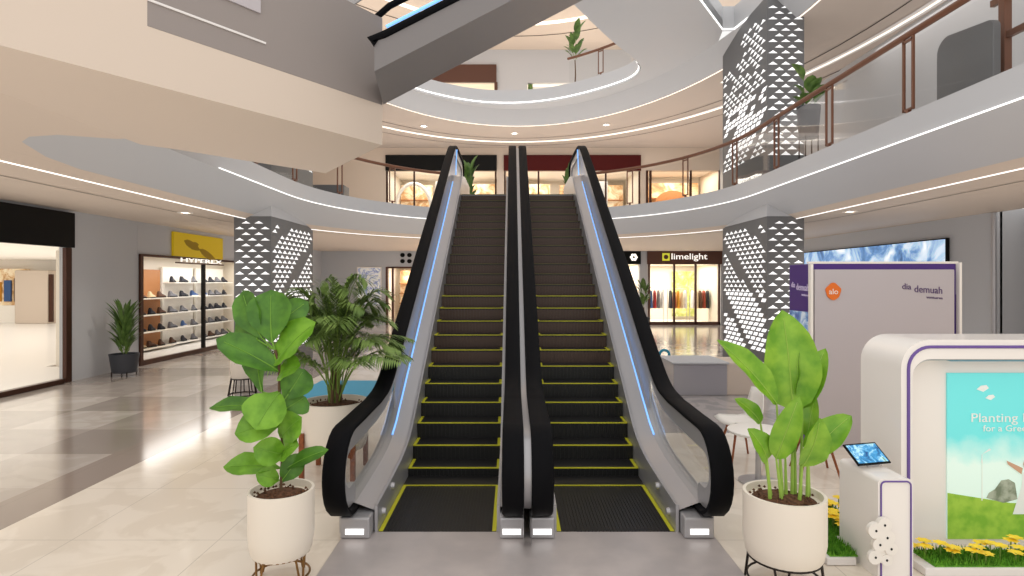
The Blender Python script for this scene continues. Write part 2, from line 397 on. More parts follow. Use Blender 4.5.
# second floor far end
Y2F = 28.4
w = MB()
for x0, x1, z0, z1 in ((-9,-5.2,8.86,13.4),(-5.2,-.75,12.55,13.4),(-.75,.75,8.86,13.4),(.75,4.6,11.75,13.4),(4.6,9,8.86,13.4)): w.box(x0, x1, Y2F, Y2F+.25, z0, z1)
struct('wall_back.002', w, 'grey_wall')
struct('floor.003', MB().prism([p for p in EDGE_A if p[1] > 17.9]+[(-9,18.0),(-9,Y2F),(9,Y2F),(9,18.0)], 8.8, 8.88), 'shop_floor')
struct('ceiling.003', MB().box(-9.2, 9.2, 17.0, Y2F+.2, 13.35, 13.5), 'beige')
def ring3(o): return [(XC-(7+o)*math.cos(PI*k/30), 15+(9.2+o)*math.sin(PI*k/30)) for k in range(31)]
struct('trim_17', MB().strip(at(ring3(0), 13.34), at(ring3(.05), 13.34)).strip(at(ring3(2.6), 13.34), at(ring3(2.66), 13.34)), 'groove')
struct('trim_18', MB().tube(at(ring3(1.3), 13.33), .09, 6), 'led_warm', smooth=True)
# left part of the second-floor underside, beige with cove lines, glimpsed over the upper escalator
struct('ceiling.004', MB().box(-7.5, -2.0, 9.8, 12.4, 10.6, 10.7), 'beige')

# ------------------------------------------------------------------ first-floor landing block and the upper escalator
Ax, Ay = -1.79, 8.1; ux, uy = -.558, -.83
def al(t): return (Ax+ux*t, Ay+uy*t)
blk = [(Ax,Ay),(-3.24,10.2),(-4.18,9.1),(-4.8,8.35),(-5.3,7.9),(-9.2,7.9),(-9.2,-1),al(10.96)]
mb = MB().prism(blk, 4.0, 4.55)
mb.prism([al(3.02), al(10.96), (-9.2,-1), (-9.2,5.6)], 4.55, 7.2)
struct('ceiling.005', mb, 'beige')
mb = MB().prism([al(0), al(3.02), (-9.2,5.6), (-9.2,7.9), (-5.3,7.9),(-3.24,10.1)], 4.551, 4.95)
a, b = al(0), al(3.019); n = (.83*.02, -.558*.02)
mb.prism([(a[0]+n[0]*.1,a[1]+n[1]*.1), (b[0]+n[0]*.1,b[1]+n[1]*.1), (b[0]-.1,b[1]+.07), (a[0]-.1,a[1]+.07)], 4.552, 5.75)
struct('wall_landing', mb, 'taupe')
p, q = al(1.78), al(3.02)
struct('trim_19', MB().bar((p[0]+.008,p[1]-.006,4.8),(q[0]+.008,q[1]-.006,4.8),.012,.022), 'kerb_white')
p = al(1.85)
struct('trim_20', MB().bar((p[0]+.01,p[1]-.008,5.5),(q[0]+.01,q[1]-.008,5.5),.02,.78), 'lilac_panel')

ph = math.radians(8); D = Vector((math.cos(ph)*.866, math.sin(ph)*.866, .5)); W = Vector((math.sin(ph), -math.cos(ph), 0)); A0 = Vector((Ax+.012, Ay, 4.556))
ue = thing('escalator', 'upper escalator overhead at the top of the photo, its grey underside climbing to the right', 'escalator', A0, group=None)
S1 = 8.2; up = Vector((0,0,1))
mb = MB(); q = [A0, A0+W*1.3]; t = .34
vs = []
for sgm in (0, S1):
    for k in (0,1): vs += [q[k]+D*sgm, q[k]+D*sgm+up*t]
mb.add(vs, [(0,1,3,2),(4,6,7,5),(0,2,6,4),(1,5,7,3),(0,4,5,1),(2,3,7,6)]); mb.build('truss', 'truss_grey', ue)
mb = MB(); off = A0+W*.01
mb.add([off, off+D*S1, off+D*S1+up*1.0, off+up*1.0], [(0,1,2,3)]); mb.build('glass_panel', 'glass', ue, normals=False)
led = off-W*.0+up*1.05+D*.05
MB().tube([led, led+D*S1], .022, 6).build('light_strip', 'led_blue', ue)
for kx, zz in ((1.3, .37), (.0, 1.32)):
    b0 = A0+W*kx; pts = [b0+Vector((.12,0,zz-.5)), b0+Vector((-.06,0,zz-.46)), b0+Vector((-.14,0,zz-.3)), b0+Vector((-.1,0,zz-.12)), b0+up*zz+D*.1, b0+up*zz+D*S1] if kx == 0 else [b0+up*(zz-.06)+D*.02, b0+up*(zz-.005)+Vector((-.05,0,0)), b0+up*zz+D*.12, b0+up*zz+D*S1]
    MB().tube(pts, .045, 8).build('handrail', 'rubber', ue, smooth=True)
mb = MB()
for k in range(3): mb.bar(A0+W*.65+D*(.3+k*.5)+up*.36, A0+W*.65+D*(.7+k*.5)+up*.38, 1.0, .03)
mb.build('step_band', 'step_black', ue)

# ------------------------------------------------------------------ perforated columns with back-lit shards
def tri(mb, o, r, u, n, w, h, sk=0):
    o = Vector(o); r = Vector(r); u = Vector(u); n = Vector(n)*.006
    A = [o-r*w/2-u*h*.15, o+r*w/2-u*h*.15, o+r*w*.22+u*h*.4, o+r*(sk*w)+u*h, o-r*w*.22+u*h*.4]
    mb.add([p+n for p in A]+[p-n for p in A], [(0,1,2,3,4),(9,8,7,6,5)]+[(i,i+5,(i+1)%5+5,(i+1)%5) for i in range(5)])
def quadp(mb, o, r, u, n, w, h, sk):
    o = Vector(o); r = Vector(r); u = Vector(u); n = Vector(n)*.006
    A = [o-r*w/2, o+r*w/2, o+r*(w/2+sk)+u*h, o+r*(-w/2+sk)+u*h]
    mb.add([p+n for p in A]+[p-n for p in A], [(0,1,2,3),(7,6,5,4)]+[(i,i+4,(i+1)%4+4,(i+1)%4) for i in range(4)])
def column(sg, label):
    xi = XC+5.58 if sg > 0 else -5.46; xo = xi+sg*.84; x0, x1 = min(xi,xo), max(xi,xo)
    root = thing('column', label, 'column', ((x0+x1)/2, 14.7, 0))
    MB().box(x0, x1, 13.3, 16.1, 0, 3.62).box(x0, x1, 13.3, 16.1, 4.1, 8.6).build('cladding', 'column_grey', root)
    MB().box(x0-.012, x1+.012, 13.288, 16.112, 3.6, 4.1).build('collar', 'grey_panel', root)
    rnd = random.Random(11)
    fr = MB(); R = (1,0,0); U = (0,0,1); N = (0,-1,0)
    for z0, z1 in ((.5,3.5),(5.0,8.35)):
        k = 0; z = z0
        while z < z1:
            for j in range(3):
                x = x0+.13+j*.29+(.145 if k % 2 else 0)
                if x+.1 > x1: continue
                low = (z-z0)/(z1-z0)
                tri(fr, (x, 13.298, z), R, U, N, .235 if low < .35 else .205, .045+.03*(1-low), 0)
            z += .128; k += 1
    fr.build('light_shards', 'shard', root)
    sd = MB(); N = (-sg,0,0); R = (0,-sg,0)
    for z0, z1, hi in ((.5,3.42,0),(5.1,8.3,1)):
        k = 0; z = z0
        while z < z1:
            for j in range(9):
                y = 13.5+j*.3+(.15 if k % 2 else 0)
                if y > 15.9: continue
                t = (z-z0)/(z1-z0); v = (y-13.3)/2.8
                gap = abs(((t*1.5-v*(1 if not hi else -1)) % .8)-.4)
                if hi and t > .3:
                    if rnd.random() < .22 or (t > .82 and v > .55): continue
                elif gap < .07: continue
                if t < .45 and not (hi and t < .1):
                    quadp(sd, (xi-sg*.002, y, z), R, U, N, .21, .078, .1*sg*(1 if k % 4 < 2 else .6))
                else:
                    tri(sd, (xi-sg*.002, y, z), R, U, N, .25, .062, rnd.uniform(-.1,.1))
            z += .115; k += 1
    sd.build('light_shards', 'shard', root)
column(1, 'grey column with glowing triangular cut-outs right of the escalators, beside the purple booth')
column(-1, 'grey column with glowing triangular cut-outs on the left, behind the broad-leaved plant')

# ------------------------------------------------------------------ downlights
def downlight(x, y, z, label, power):
    root = thing('downlight', label, 'ceiling light', (x,y,z), group='recessed downlights')
    MB().lathe([(.10,0),(.15,0),(.15,-.02),(.10,-.02)], (x,y,z), 20, cap=False).build('trim_ring', 'white', root, smooth=True)
    MB().lathe([(.001,-.006),(.10,-.006)], (x,y,z), 20, cap=False).build('lens', 'lamp', root)
    l = bpy.data.lights.new('downlight_lamp', 'SPOT'); l.energy = power; l.spot_size = 2.2; l.spot_blend = .8; l.color = (1,.93,.85); l.shadow_soft_size = .1
    o = bpy.data.objects.new('downlight_lamp', l); COL.objects.link(o); o.location = (x,y,z-.05)
downlight(7.2, 12.5, 3.618, 'round recessed downlight in the low ceiling right of the right-hand column', 120)
downlight(-7.07, 12.7, 3.618, 'round recessed downlight in the low ceiling above the yellow shop sign', 120)
for x, y, lb in ((-3.4,22.6,'recessed downlight in the upper curved ceiling above the left escalator'),(.1,23.7,'recessed downlight in the upper curved ceiling between the two escalators'),
                 (3.6,22.4,'recessed downlight in the upper curved ceiling above the right escalator'),(6.4,17.6,'recessed downlight in the upper curved ceiling just left of the right-hand column')):
    downlight(x, y, 8.117, lb, 120)
# ------------------------------------------------------------------ the pair of escalators
EX, T = .123, .593
def nose(i):
    y = 6.05+.305*i; z = (.012,.10,.26)[i] if i < 3 else .26+.181*(i-2)
    return y, min(z, 4.06)
rail = [(4.98,.222)]+[(4.87+.345*math.cos(a), .565+.345*math.sin(a)) for a in [math.radians(-90-k*15) for k in range(13)]]
rail += [(5.2,.915),(5.55,.925)]+chaikin([(5.8,.93),(6.3,.98),(6.8,.91+.6*T),(7.4,.91+1.2*T)],2)
rail += [(10,.91+3.8*T),(12.8,.91+6.6*T)]+chaikin([(13.0,.91+6.8*T),(13.6,5.27),(14.2,5.32),(14.8,5.32)],2)+[(15.6,5.32)]
rail += [(15.6+.33*math.cos(a), 4.99+.33*math.sin(a)) for a in [math.radians(75-k*15) for k in range(11)]]+[(15.5,4.66)]
def inset(path, d):
    out = []; n = len(path)
    for i,(y,z) in enumerate(path):
        a = path[max(i-1,0)]; b = path[min(i+1,n-1)]; ty, tz = b[0]-a[0], b[1]-a[1]; l = math.hypot(ty,tz) or 1
        out.append((y+tz/l*d, z-ty/l*d))
    return out
deck = [(4.92,.24),(5.6,.27),(6.15,.31),(6.6,.42),(7.0,.31+.26+.3),(13.0,.31+.26+.3+6.0*T),(13.5,4.62),(15.6,4.62)]
deck[4] = (7.0,.66); deck[5] = (13.0,.66+6*T); deck = chaikin(deck, 1)
def escalator(sg, label):
    cx = EX+sg*.75; X = lambda d: EX+sg*d
    root = thing('escalator', label, 'escalator', (cx, 4.935, 0), group='pair of main escalators')
    x0, x1 = sorted((X(.255), X(1.245)))
    # flat entry plate step and the climbing steps
    for i in range(24):
        mb = MB()
        if i == 0:
            mb.box(x0, x1, 4.94, 6.36, 0, .012, 0)
            for xe in (x0, x1-.035): mb.box(xe, xe+.035, 4.94, 6.05, .012, .017, 1)
            mb.box(x0, x1, 6.035, 6.052, .01, .02, 1)
            for k in range(30): mb.box(x0+.05+k*.0305, x0+.058+k*.0305, 4.94, 6.05, .012, .016, 2)
        else:
            y, z = nose(i); zp = nose(i-1)[1]; yb2 = y+.305
            mb.box(x0, x1, y, yb2+.02, z-.03, z, 0)
            mb.box(x0, x1, y+.004, y+.03, zp-.02, z-.002, 2)
            for k in range(20): mb.box(x0+.03+k*.0475, x0+.052+k*.0475, y-.004, y+.006, zp, z-.022, 2)
            mb.box(x0, x1, y-.006, y+.012, z-.008, z+.003, 1)
            if i < 17: 
                for xe in (x0, x1-.035): mb.box(xe, xe+.035, y+.018, yb2, z, z+.004, 1)
        mb.build('step', ['step_black','yellow' if i < 12 else 'yellow_dull','step_riser' if i < 7 else 'riser_warm_sheen'], root)
    # top comb and landing plate
    MB().box(x0, x1, 13.06, 15.0, 4.03, 4.064).build('comb_plate', 'steel_dark', root)
    # skirts beside the steps
    sk = [(4.94,.0)]+[(y, z-.06) for y,z in deck if y > 5]; 
    for d0, d1 in ((.225,.25),(1.25,1.275)):
        a, b = sorted((X(d0), X(d1)))
        MB().prism([(y,max(z,0.06)) for y,z in deck]+[(15.6,4.0),(13.2,3.7),(6.6,-.0),(4.92,.0)], a, b, axis=0).build('skirt_panel', 'steel', root)
    # outer deck sloping up from the skirt to the glass, inner deck
    mb = MB(); mb.strip([(X(1.25),y,z-.05) for y,z in deck], [(X(1.44),y,z+.02) for y,z in deck]); mb.strip([(X(1.44),y,z+.02) for y,z in deck], [(X(1.56),y,z+.02) for y,z in deck])
    mb.build('deck_cover', 'steel', root, smooth=True)
    mb = MB(); mb.strip([(X(.25),y,z-.02) for y,z in deck], [(X(.0),y,z+.02) for y,z in deck]); mb.build('deck_cover', 'steel', root, smooth=True)
    # outer cladding of the truss
    a, b = sorted((X(1.545), X(1.57)))
    MB().prism([(y,z+.02) for y,z in deck]+[(15.6,3.3),(13.3,3.2),(7.2,0.005),(4.92,0.005)], a, b, axis=0).build('side_cladding', 'steel', root)
    MB().prism([(7.25,0.005),(13.3,3.18),(15.6,3.28),(15.6,3.34),(13.3,3.26),(7.4,.005)], *sorted((X(.0), X(1.545))), axis=0).build('soffit_panel', 'steel_dark', root)
    # balustrades: glass, inner metal edge, black handrail
    for d in (.115, 1.5):
        a, b = sorted((X(d-.008), X(d+.008)))
        top = [p for p in inset(rail, .18) if p[1] > .3 or p[0] < 5.0]
        YS = 6.9; lo = [(y,z) for y,z in deck if y > 5.0]
        def zat(P, y):
            for p, q in zip(P, P[1:]):
                if p[0] <= y <= q[0]: return p[1]+(q[1]-p[1])*(y-p[0])/(q[0]-p[0])
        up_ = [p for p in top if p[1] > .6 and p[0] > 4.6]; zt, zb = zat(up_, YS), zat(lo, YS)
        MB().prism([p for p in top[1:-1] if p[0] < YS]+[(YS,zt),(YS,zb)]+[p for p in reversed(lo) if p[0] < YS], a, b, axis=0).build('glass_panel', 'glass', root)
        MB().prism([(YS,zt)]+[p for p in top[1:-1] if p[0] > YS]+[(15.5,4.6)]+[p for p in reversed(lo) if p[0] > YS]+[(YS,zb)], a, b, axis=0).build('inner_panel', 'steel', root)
        MB().sweep_yz(inset(rail, .112), X(d), .05, .16).build('edge_trim', 'steel', root, smooth=True)
        MB().sweep_yz(rail, X(d), .086, .055).build('handrail', 'rubber', root, smooth=True)
    # strip between the two inner handrails
    mb = MB(); cen = inset(rail, .03)[3:-4]; 
    mb.strip([(X(.0),y,z) for y,z in cen], [(X(.032),y,z) for y,z in cen]); mb.strip([(X(.032),y,z) for y,z in cen], [(X(.032),y,z-.3) for y,z in cen]); mb.build('centre_strip', 'steel', root, smooth=True)
    # blue light line at the foot of the outer glass
    ld = [(y,z) for y,z in deck if 6.3 < y < 13.3]
    MB().tube([(X(1.445),y,z+.035) for y,z in ld], .010, 6).build('light_strip', 'led_blue', root, smooth=True)
    MB().tube([(X(1.44),13.75+.35*k/6,4.62+.75*math.sin(k/6*1.3)) for k in range(7)], .012, 6).build('light_strip', 'led_blue', root, smooth=True)
    # newel boxes with little white lamps
    for d0, d1 in ((.025,.225),(1.285,1.53)):
        a, b = sorted((X(d0), X(d1)))
        nb = MB().box(a, b, 4.79, 5.02, .0125, .185).build('newel_box', 'steel', root, bevel=.015)
        c = (a+b)/2; w = .075
        MB().box(c-w, c+w, 4.783, 4.792, .05, .095).build('lamp', 'led_white', nb)
    for y, z in ((5.12,.11),(5.5,.2)):
        MB().lathe([(.001,0),(.03,.0),(.03,.012),(.02,.022),(.001,.024)], (0,0,0), 14)
        mb = MB(); x = X(1.25); 
        mb.tube([(x,y,z),(x-sg*.03,y,z)], [.035,.028], 14); mb.build('sensor', 'steel', root, smooth=True)
    return root
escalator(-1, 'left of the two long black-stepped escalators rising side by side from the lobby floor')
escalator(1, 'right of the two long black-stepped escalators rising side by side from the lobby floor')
o = MB().box(-1.4, 1.67, 3.3, 4.935, 0, .012).build('landing_plate', 'plate', bevel=.004)
tag(o, 'brushed grey metal landing plate on the floor before the escalators', 'floor plate')

# ------------------------------------------------------------------ glass railings of the first floor
Z1, ZT = 4.42, 5.52
def path_len(P):
    L = [0]
    for a, b in zip(P, P[1:]): L.append(L[-1]+math.dist(a,b))
    return L
def railing(P, label, phase, step, z0, z1, post_w=.19, glass_on=True):
    root = thing('glass_railing', label, 'railing', (*P[len(P)//2], z0))
    MB().tube(at(P, z1), .045, 10).build('handrail', 'rail_wood', root, smooth=True)
    L = path_len(P)
    def pt(t):
        for i in range(len(L)-1):
            if L[i] <= t <= L[i+1]:
                k = (t-L[i])/(L[i+1]-L[i] or 1); a, b = P[i], P[i+1]
                return Vector((a[0]+(b[0]-a[0])*k, a[1]+(b[1]-a[1])*k, 0)), Vector((b[0]-a[0], b[1]-a[1], 0)).normalized()
        return None
    t = phase; stops = []
    while t < L[-1]-.15:
        p, d = pt(t); mb = MB()
        for e in (-post_w/2, post_w/2):
            q = p+d*e; mb.bar((q.x,q.y,z0+.05),(q.x,q.y,z1-.03), .03, .035)
        q0, q1 = p-d*post_w/2, p+d*post_w/2
        mb.bar((q0.x,q0.y,z0+.07),(q1.x,q1.y,z0+.07),.03,.03); mb.bar((q0.x,q0.y,z1-.08),(q1.x,q1.y,z1-.08),.03,.03)
        mb.bar((p.x,p.y,z0),(p.x,p.y,z0+.07),.05,.05)
        mb.build('post', 'rail_wood', root); stops.append(t); t += step
    for a, b in zip([0]+stops, stops+[L[-1]]):
        if b-a < .4: continue
        n = max(2, int((b-a)/.5)); pts = [pt(a+.05+(b-a-.1)*k/n) for k in range(n+1)]
        pts = [q[0] for q in pts if q]
        mb = MB(); mb.strip([(q.x,q.y,z0+.004) for q in pts], [(q.x,q.y,z1-.1) for q in pts]); mb.build('glass_panel', 'glass', root, normals=False, smooth=True)
R1 = ring1(.07)
right = [p for p in R1 if p[0] > XC+1.95 and p[1] > 3.9]; left = [p for p in R1 if p[0] < XC-1.95 and p[1] > 10.4]
right = right[::-1]
railing(right, 'curved glass railing with wooden handrail and paired posts, right side of first floor', 2.08, 2.02, Z1, ZT)
left = [(XC-5.27,10.4)]+left
railing(left, 'curved glass railing with wooden handrail and paired posts, left side of first floor', 1.2, 2.02, Z1, ZT)
A2 = [p for p in EDGE_A if p[1] > 17.6 and p[0] > 1.7]
railing(A2, 'small curved glass railing round the round opening two floors up', 2.3, 3.6, 9.1, 9.98, .2)
# ------------------------------------------------------------------ plants
def P3(px, py, Y): return Vector(((px-512)*Y/F, Y, EYE-(py-HZ)*Y/F))
def bez(a, b, c, n):
    return [a*(1-t)**2+b*2*t*(1-t)+c*t*t for t in [k/n for k in range(n+1)]]
def leaf(mb, a, b, w, nrm, sag=.06, cup=.12, shape='fig', n=9, wave=.0, rib=True, m=0):
    a, b, nrm = Vector(a), Vector(b), Vector(nrm).normalized()
    d = b-a; L = d.length; nrm = (nrm-d.normalized()*nrm.dot(d.normalized())).normalized(); lat = d.normalized().cross(nrm)
    mid = (a+b)/2+nrm*sag*2
    C = bez(a, mid, b, n); vs = []; ph = random.random()*6
    for i, c in enumerate(C):
        u = i/n
        if shape == 'fig': ww = math.sin(PI*min(1, u*.97+.01)**1.25)**.75
        elif shape == 'bird': ww = math.sin(PI*min(1, u*.96+.03)**.85)**.7
        else: ww = math.sin(PI*min(1, u*.94+.05))
        if i == 0: ww = .06
        if i == n: ww = .03
        t = (C[min(i+1,n)]-C[max(i-1,0)]).normalized(); nn = lat.cross(t)
        if nn.dot(nrm) < 0: nn = -nn
        for q in (-1,-.55,0,.55,1):
            vs.append(c+lat*q*w/2*ww+nn*(cup*w*q*q*ww+(wave*w*math.sin(u*17+ph+q*2)*abs(q))))
    fs = [(i*5+j, i*5+j+1, i*5+j+6, i*5+j+5) for i in range(n) for j in range(4)]
    mb.add(vs, fs, m)
    if rib: mb.tube([c+nrm*.002 for c in C[:-1]], [max(.0025,.012*w*4*(1-i/n)*.5) for i in range(n)], 5, m=1)
    return mb

# broad-leaved fig in the white pot, front left
Yf = 4.15; base = Vector((-1.63, Yf, 0))
root = thing('potted_fig', 'broad-leaved green plant in a white pot on gold wire legs, front left', 'potted plant', base)
def white_pot(root, c, r, z0, z1, band=False):
    pot = MB().lathe([(r*.86,z0),(r*.93,z0+.03),(r*1.0,z0+.3*(z1-z0)),(r,z1),(r*.92,z1),(r*.9,z1-.05),(r*.001,z1-.05)], c, 36, cap=True).build('pot', 'pot_white', root, smooth=True)
    mb = MB(); rnd = random.Random(3); mb.lathe([(r*.9,z1-.06),(r*.6,z1-.035),(r*.2,z1-.02),(.001,z1-.02)], c, 30, cap=False)
    for k in range(60):
        a, q = rnd.random()*6.28, r*.84*math.sqrt(rnd.random()); mb.lathe([(.001,-.008),(.012,0),(.001,.012)], (c[0]+q*math.cos(a), c[1]+q*math.sin(a), z1-.026), 5, cap=False)
    mb.build('soil', 'soil', root, smooth=True)
def wire_stand(root, c, r, z1, mat, hairpin=True):
    mb = MB(); mb.tube([(c[0]+r*math.cos(a), c[1]+r*math.sin(a), z1) for a in [2*PI*k/28 for k in range(28)]], .009, 6, closed=True)
    mb.tube([(c[0]+r*1.03*math.cos(a), c[1]+r*1.03*math.sin(a), .05) for a in [2*PI*k/28 for k in range(28)]], .008, 6, closed=True)
    mb.build('ring', mat, root, smooth=True)
    for k in range(4):
        a = PI/4+k*PI/2+.3; MB().tube([(c[0]+r*math.cos(a-.2), c[1]+r*math.sin(a-.2), z1), (c[0]+r*1.08*math.cos(a-.04), c[1]+r*1.08*math.sin(a-.04), .01), (c[0]+r*1.08*math.cos(a+.04), c[1]+r*1.08*math.sin(a+.04), .01), (c[0]+r*math.cos(a+.2), c[1]+r*math.sin(a+.2), z1)], .008, 6).build('leg', mat, root, smooth=True)
white_pot(root, base, .222, .2, .65); wire_stand(root, base, .185, .205, 'wire_gold')
stem_pts = [P3(281,490,Yf), P3(283,440,Yf), P3(279,400,Yf), P3(280,365,Yf), P3(275,350,Yf)]
MB().tube(chaikin([tuple(p) for p in stem_pts],2), .011, 7).build('stem', 'bark', root, smooth=True)
# (base px, tip px, width px, tip depth offset, normal, dark)
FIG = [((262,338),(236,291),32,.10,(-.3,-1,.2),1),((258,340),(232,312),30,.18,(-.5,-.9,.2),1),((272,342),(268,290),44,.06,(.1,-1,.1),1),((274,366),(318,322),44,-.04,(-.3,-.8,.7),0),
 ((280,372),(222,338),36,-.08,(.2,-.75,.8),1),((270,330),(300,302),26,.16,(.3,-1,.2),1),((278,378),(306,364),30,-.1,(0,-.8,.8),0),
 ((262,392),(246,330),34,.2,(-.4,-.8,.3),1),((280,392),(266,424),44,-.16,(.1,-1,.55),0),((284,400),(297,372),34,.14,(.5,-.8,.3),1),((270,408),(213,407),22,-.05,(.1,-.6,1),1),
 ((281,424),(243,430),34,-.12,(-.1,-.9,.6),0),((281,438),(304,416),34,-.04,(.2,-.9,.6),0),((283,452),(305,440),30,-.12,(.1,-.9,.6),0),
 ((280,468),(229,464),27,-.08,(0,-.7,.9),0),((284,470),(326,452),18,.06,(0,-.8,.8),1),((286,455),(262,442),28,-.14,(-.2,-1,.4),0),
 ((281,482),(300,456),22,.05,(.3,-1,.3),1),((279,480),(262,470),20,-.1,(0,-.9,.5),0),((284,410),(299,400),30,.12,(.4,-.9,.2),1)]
for a, b, w, dy, n, dk in FIG:
    A = P3(*a, Yf); B = P3(*b, Yf); B.y += dy
    mb = MB(); A2_ = A+(B-A)*.0
    leaf(mb, A2_, B, w*Yf/F, n, sag=.025, cup=.14, shape='fig', wave=.035)
    near = min(chaikin([tuple(p) for p in stem_pts],2), key=lambda p: (Vector(p)-A).length)
    mb.tube([near, A], .005, 5, m=1)
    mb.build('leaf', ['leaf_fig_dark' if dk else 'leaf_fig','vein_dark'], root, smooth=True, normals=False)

# bird of paradise, front right
Yb = 4.1; base = Vector((1.9, Yb, 0))
root = thing('potted_bird_of_paradise', 'tall paddle-leaved plant in an oval white pot on black wire legs, front right', 'potted plant', base)
white_pot(root, base, .27, .19, .64); wire_stand(root, base, .235, .195, 'wire_black')
BIRD = [((797,412),(790,311),54,.12,(-.15,-1,.05),(795,496),0),((776,404),(716,340),32,-.02,(.4,-.8,.5),(782,494),0),((771,455),(788,392),25,-.16,(-.5,-1,.1),(778,500),0),
 ((806,410),(833,350),24,.1,(-.6,-.8,.1),(803,492),0),((806,455),(847,414),30,-.05,(-.5,-.8,.5),(806,498),0),((796,462),(806,412),30,-.18,(.2,-1,.1),(795,503),0),
 ((764,458),(742,425),24,-.1,(.3,-1,.3),(768,494),0),((762,424),(737,400),17,.05,(.3,-.9,.4),(772,494),1),((788,458),(780,428),24,.08,(0,-1,.2),(788,494),1),
 ((800,400),(806,340),30,.16,(.7,-.7,.1),(799,494),1),((812,440),(824,400),16,.12,(-.6,-.8,.2),(812,496),1)]
for a, b, w, dy, n, r0, dk in BIRD:
    A = P3(*a, Yb); B = P3(*b, Yb); B.y += dy; R = P3(*r0, Yb); R.z = .6; R.y = Yb+dy*.35; A.y += dy*.5
    mb = MB(); leaf(mb, A, B, w*Yb/F, n, sag=.03, cup=.2, shape='bird', n=12, wave=.03)
    mb.tube(bez(R, (R+A)/2+Vector((0,0,.02)), A, 6), [.013,.012,.011,.01,.009,.008,.006], 7, m=1)
    mb.build('leaf', ['leaf_bird','vein'], root, smooth=True, normals=False)

# areca palm behind the fig
Yp = 6.5; base = Vector((-1.96, Yp, 0))
root = thing('potted_palm', 'feathery palm in a white pot in a wooden stand, beside the left escalator', 'potted plant', base)
white_pot(root, base, .36, .28, .80)
for k in range(4):
    a = PI/4+k*PI/2; x, y = base.x+.385*math.cos(a), base.y+.385*math.sin(a)
    MB().box(x-.025, x+.025, y-.025, y+.025, 0, .5).build('leg', 'wood', root, bevel=.005)
for k in range(2):
    a = PI/4+k*PI/2; MB().bar((base.x-.38*math.cos(a), base.y-.38*math.sin(a), .255+.0*k),(base.x+.38*math.cos(a), base.y+.38*math.sin(a), .255+.0*k),.04,.045).build('crossbar', 'wood', root)
def palm_fronds(mb, c, n, h0, h1, spread, ll, seed, nl=24, stemr=.008):
    rnd = random.Random(seed)
    for k in range(n):
        az = 2*PI*k/n*2.4+rnd.uniform(-.3,.3); q = rnd.random(); h = h0+(h1-h0)*q; sp = spread*(1.15-.75*q)*rnd.uniform(.8,1.1)
        b = Vector(c)+Vector((rnd.uniform(-.05,.05), rnd.uniform(-.05,.05), 0)); dr = Vector((math.cos(az), math.sin(az), 0))
        tip = b+dr*sp+Vector((0,0,h*rnd.uniform(.72,.95))); mid = b+dr*sp*.3+Vector((0,0,h*1.12))
        C = bez(b, mid, tip, 16); mb.tube(C, [stemr*(1-.8*i/16) for i in range(17)], 5, m=1)
        sd = dr.cross(Vector((0,0,1)))
        for i in range(nl):
            u = .3+.7*i/(nl-1); kk = min(15, int(u*16)); f = u*16-kk; p = C[kk].lerp(C[min(kk+1,16)], f); t = (C[min(kk+1,16)]-C[kk]).normalized()
            l = ll*math.sin(PI*min(.97, .18+.8*(u-.3)/.7))**.6*rnd.uniform(.85,1.1)
            for e in (-1,1):
                d = (sd*e*.75+t*.75+Vector((0,0,-.12+rnd.uniform(-.1,.1)))).normalized(); w = d.cross(Vector((0,0,1))).normalized()*.0095*(ll/.28)
                e1 = p+d*l*.5; e2 = p+d*l+Vector((0,0,-l*.28))
                mb.add([p, e1-w, e1+w, e2], [(0,1,2),(1,3,2)], 0)
mb = MB(); palm_fronds(mb, (base.x, base.y, .78), 52, .6, 1.52, .86, .36, 5, 30)
mb.build('fronds', ['leaf_palm','stem'], root, normals=False)
mb = MB(); rnd = random.Random(2)
for k in range(7):
    a = k*.9; mb.tube([(base.x+.07*math.cos(a), base.y+.07*math.sin(a), .76),(base.x+.03*math.cos(a), base.y+.03*math.sin(a), 1.15)], [.022,.012], 6)
mb.build('trunk', 'bark', root, smooth=True)

# smaller pot plants
def bushy(name, label, loc, pot, height, spread, nleaf, seed, palmy=False, stand=0, trunk=0, lw=.33):
    root = thing(name, label, 'potted plant', loc); x, y, z = loc; r, h, mt = pot; z += stand
    if stand:
        for k in range(4):
            a = PI/4+k*PI/2; MB().bar((x+r*.8*math.cos(a), y+r*.8*math.sin(a), loc[2]), (x+r*.8*math.cos(a), y+r*.8*math.sin(a), z+.03), .02, .02).build('leg', 'wire_black', root)
    MB().lathe([(r*.8,z),(r,z+h),(r*.9,z+h),(r*.88,z+h-.04),(.001,z+h-.04)], (x,y,0), 24).build('pot', mt, root, smooth=True)
    c = (x,y,z+h-.05); rnd = random.Random(seed); mb = MB()
    if trunk: MB().tube([(x,y,c[2]),(x+.03,y,c[2]+trunk*.5),(x+.01,y,c[2]+trunk)], [.03,.025,.02], 7).build('trunk', 'bark', root, smooth=True)
    c = Vector((x,y,c[2]+trunk)); hh = height-trunk
    if palmy: palm_fronds(mb, c, nleaf, hh*.6, hh, spread, spread*.55, seed, 12, .012)
    else:
        for k in range(nleaf):
            az = rnd.uniform(0,6.28); dr = Vector((math.cos(az), math.sin(az), 0)); q = rnd.random()
            a = c+Vector((0,0,hh*q*.55))+dr*.03; b = c+dr*spread*rnd.uniform(.6,1)+Vector((0,0,hh*(.25+.75*q)))
            leaf(mb, a.lerp(b,.25), b, (b-a).length*lw, Vector((0,0,1))-dr*.5, sag=.04, shape='bird', n=5, rib=False); mb.tube([a, a.lerp(b,.27)], .006, 4, m=1)
    mb.build('foliage', ['leaf_small','stem'], root, normals=False, smooth=not palmy)
bushy('potted_shrub', 'potted palm in a dark grey pot against the grey wall, left of the shoe shop', (-8.72,13.2,0), (.3,.42,'dark_pot'), 1.3, .42, 110, 4, stand=.08, lw=.13)
